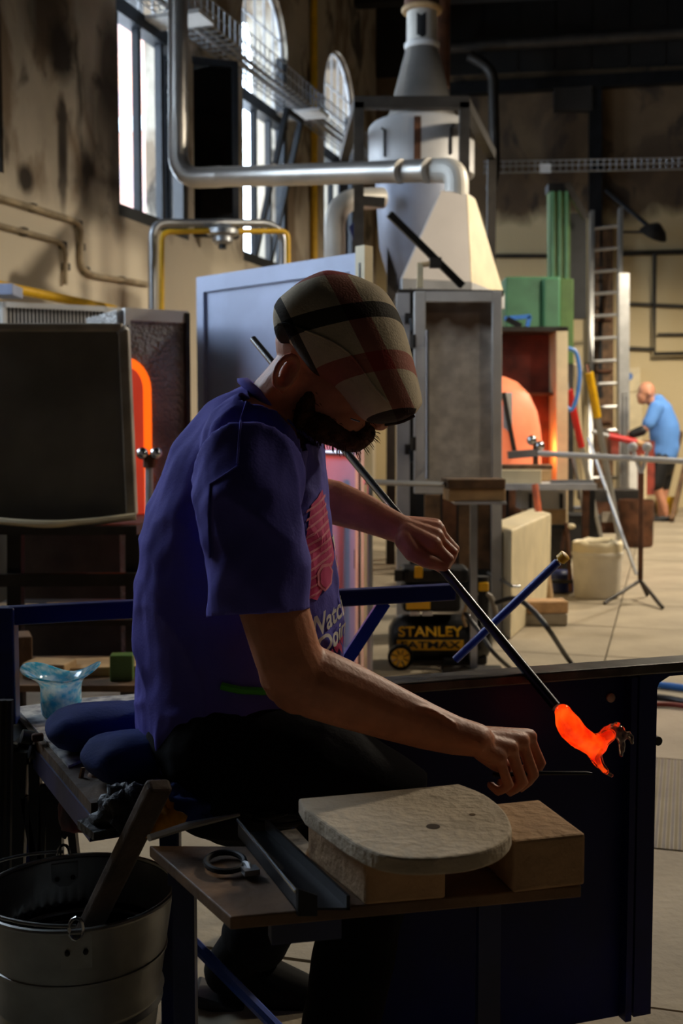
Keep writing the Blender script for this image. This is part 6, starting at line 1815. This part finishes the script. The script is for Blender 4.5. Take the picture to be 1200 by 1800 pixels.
# red hot glass horse on the end of the pipe
Yg_ = 1.775
def gl(name, glow, alpha):
    m = bpy.data.materials.new(name); m.use_nodes = True; b = m.node_tree.nodes['Principled BSDF']
    b.inputs['Base Color'].default_value = (*alpha, 1); b.inputs['Roughness'].default_value = .04
    b.inputs['Transmission Weight'].default_value = .5; b.inputs['IOR'].default_value = 1.5
    b.inputs['Coat Weight'].default_value = .6; b.inputs['Coat Roughness'].default_value = .03
    b.inputs['Emission Strength'].default_value = glow
    nz = node(m, 'ShaderNodeTexNoise'); nz.inputs['Scale'].default_value = 22; tc = node(m, 'ShaderNodeTexCoord'); link(m, tc.outputs['Object'], nz.inputs['Vector'])
    r = node(m, 'ShaderNodeValToRGB'); r.color_ramp.elements[0].position = .35; r.color_ramp.elements[1].position = .68
    nz.inputs['Scale'].default_value = 34; nz.inputs['Detail'].default_value = 4
    r.color_ramp.elements[0].color = (.55, .008, .001, 1); r.color_ramp.elements[1].color = (1.0, .15, .008, 1)
    q_ = r.color_ramp.elements.new(.5); q_.color = (1.0, .062, .003, 1)
    link(m, nz.outputs['Fac'], r.inputs['Fac']); link(m, r.outputs['Color'], b.inputs['Emission Color'])
    return m
m_hotg = gl('red hot glass', .95, (.5, .06, .01))
m_clear = gl('amber cooling glass', .0, (.70, .56, .42))
m_clear.node_tree.nodes['Principled BSDF'].inputs['Transmission Weight'].default_value = .92
m_case = gl('clear glass casing', .0, (1.0, .96, .92))
m_case.node_tree.nodes['Principled BSDF'].inputs['Transmission Weight'].default_value = 1.0
m_case.node_tree.nodes['Principled BSDF'].inputs['Coat Weight'].default_value = 0.0
m_case.node_tree.nodes['Principled BSDF'].inputs['Roughness'].default_value = 0.0
hs_ = thing('glass_horse', at(985, 1250, Yg_), 'glowing orange molten glass figure on the end of the blowpipe', 'glass figure')
gb_ = MB(); k_ = 1.0 / 1127
def gp_(pts, n=16): limb(gb_, [(x, y, Yg_ + dz, r * k_, r * k_ * f) for x, y, r, dz, f in pts], n)
gp_([(990, 1252, 15, 0, 1), (994, 1266, 20, 0, .95), (1004, 1282, 22, 0, .9), (1020, 1297, 20, 0, .85), (1038, 1308, 18.5, 0, .8), (1052, 1312, 15, 0, .75)])
gp_([(1046, 1308, 14, 0, .7), (1060, 1300, 13, 0, .7), (1070, 1292, 12, 0, .7)])
gp_([(1042, 1318, 14, 0, .7), (1048, 1334, 10, 0, .7), (1055, 1346, 7, -.004, .8), (1064, 1356, 5, -.006, .9)])
me_ = remesh(gb_, .0022, 4); case_ = me_.copy(); push(me_, lambda p: -.0030)
finish(me_, 'hot_body', m_hotg, hs_, wl(hs_))
push(case_, lambda p: .0010 + .0018 * noise.noise(p * 60)); finish(case_, 'clear_casing', m_case, hs_, wl(hs_))
gb_ = MB()
gp_([(1066, 1290, 12.5, 0, .6), (1078, 1283, 13, 0, .6), (1088, 1284, 11, 0, .6), (1094, 1296, 8, 0, .7)])
gp_([(1086, 1290, 8, 0, .7), (1092, 1304, 7, 0, .8), (1092, 1318, 6, 0, .9), (1091, 1326, 4.5, 0, 1)])
gp_([(1094, 1290, 7, 0, .7), (1104, 1290, 6, 0, .8), (1110, 1300, 4.5, 0, 1), (1111, 1306, 3, 0, 1)])
gp_([(1080, 1274, 5, -.006, .8), (1087, 1272, 4, -.006, .9)])
me_ = remesh(gb_, .0020, 2); push(me_, lambda p: .0022 * noise.noise(p * 150)); finish(me_, 'cooling_head', m_clear, hs_, wl(hs_))
gb_ = MB()
gp_([(1056, 1318, 4, -.006, 1), (1049, 1334, 4.5, -.008, 1), (1053, 1346, 4.2, -.008, 1), (1064, 1357, 4, -.008, 1), (1074, 1363, 4, -.006, 1)])
me_ = remesh(gb_, .0018, 2); finish(me_, 'cooling_leg', m_clear, hs_, wl(hs_))
# thin tool in the near hand
tl_ = MB().tube([at(866, 1362, 1.648), at(950, 1359, 1.652), at(1030, 1359, 1.656), at(1040, 1360, 1.657)], [.0035, .0035, .003, .002], 8)
tag(tl_.build('thin_rod', m_hot, smooth=True), 'thin dark steel pick held in the near fist', 'tool')

# ---------------------------------------------------------------- groups of look-alikes
GROUPS = {'leaning_pipe': 'pipes leaning at the far end', 'leaning_timber': 'timbers at the right edge', 'dark_conduit': 'dark conduits on the back wall', 'cushion': 'cushions on the bench',
          'fire_brick': 'fire bricks', 'floor_cable': 'cables on the floor', 'timber_offcut': 'offcuts on the low shelf', 'timber_board': 'boards on the shelf', 'tongs': 'tongs on the work board',
          'iron_rod': 'rods hanging on the rack', 'unseen_pendant_lamp': 'unseen pendant lamps of the hall', 'wall_conduit': 'limewashed conduits on the left wall', 'cream_block': 'blocks on the rusty table', 'brick': 'bricks on the floor'}
for o in list(COL.objects):
    g_ = GROUPS.get(o.name.split('.')[0])
    if g_ and o.parent is None: o['group'] = g_
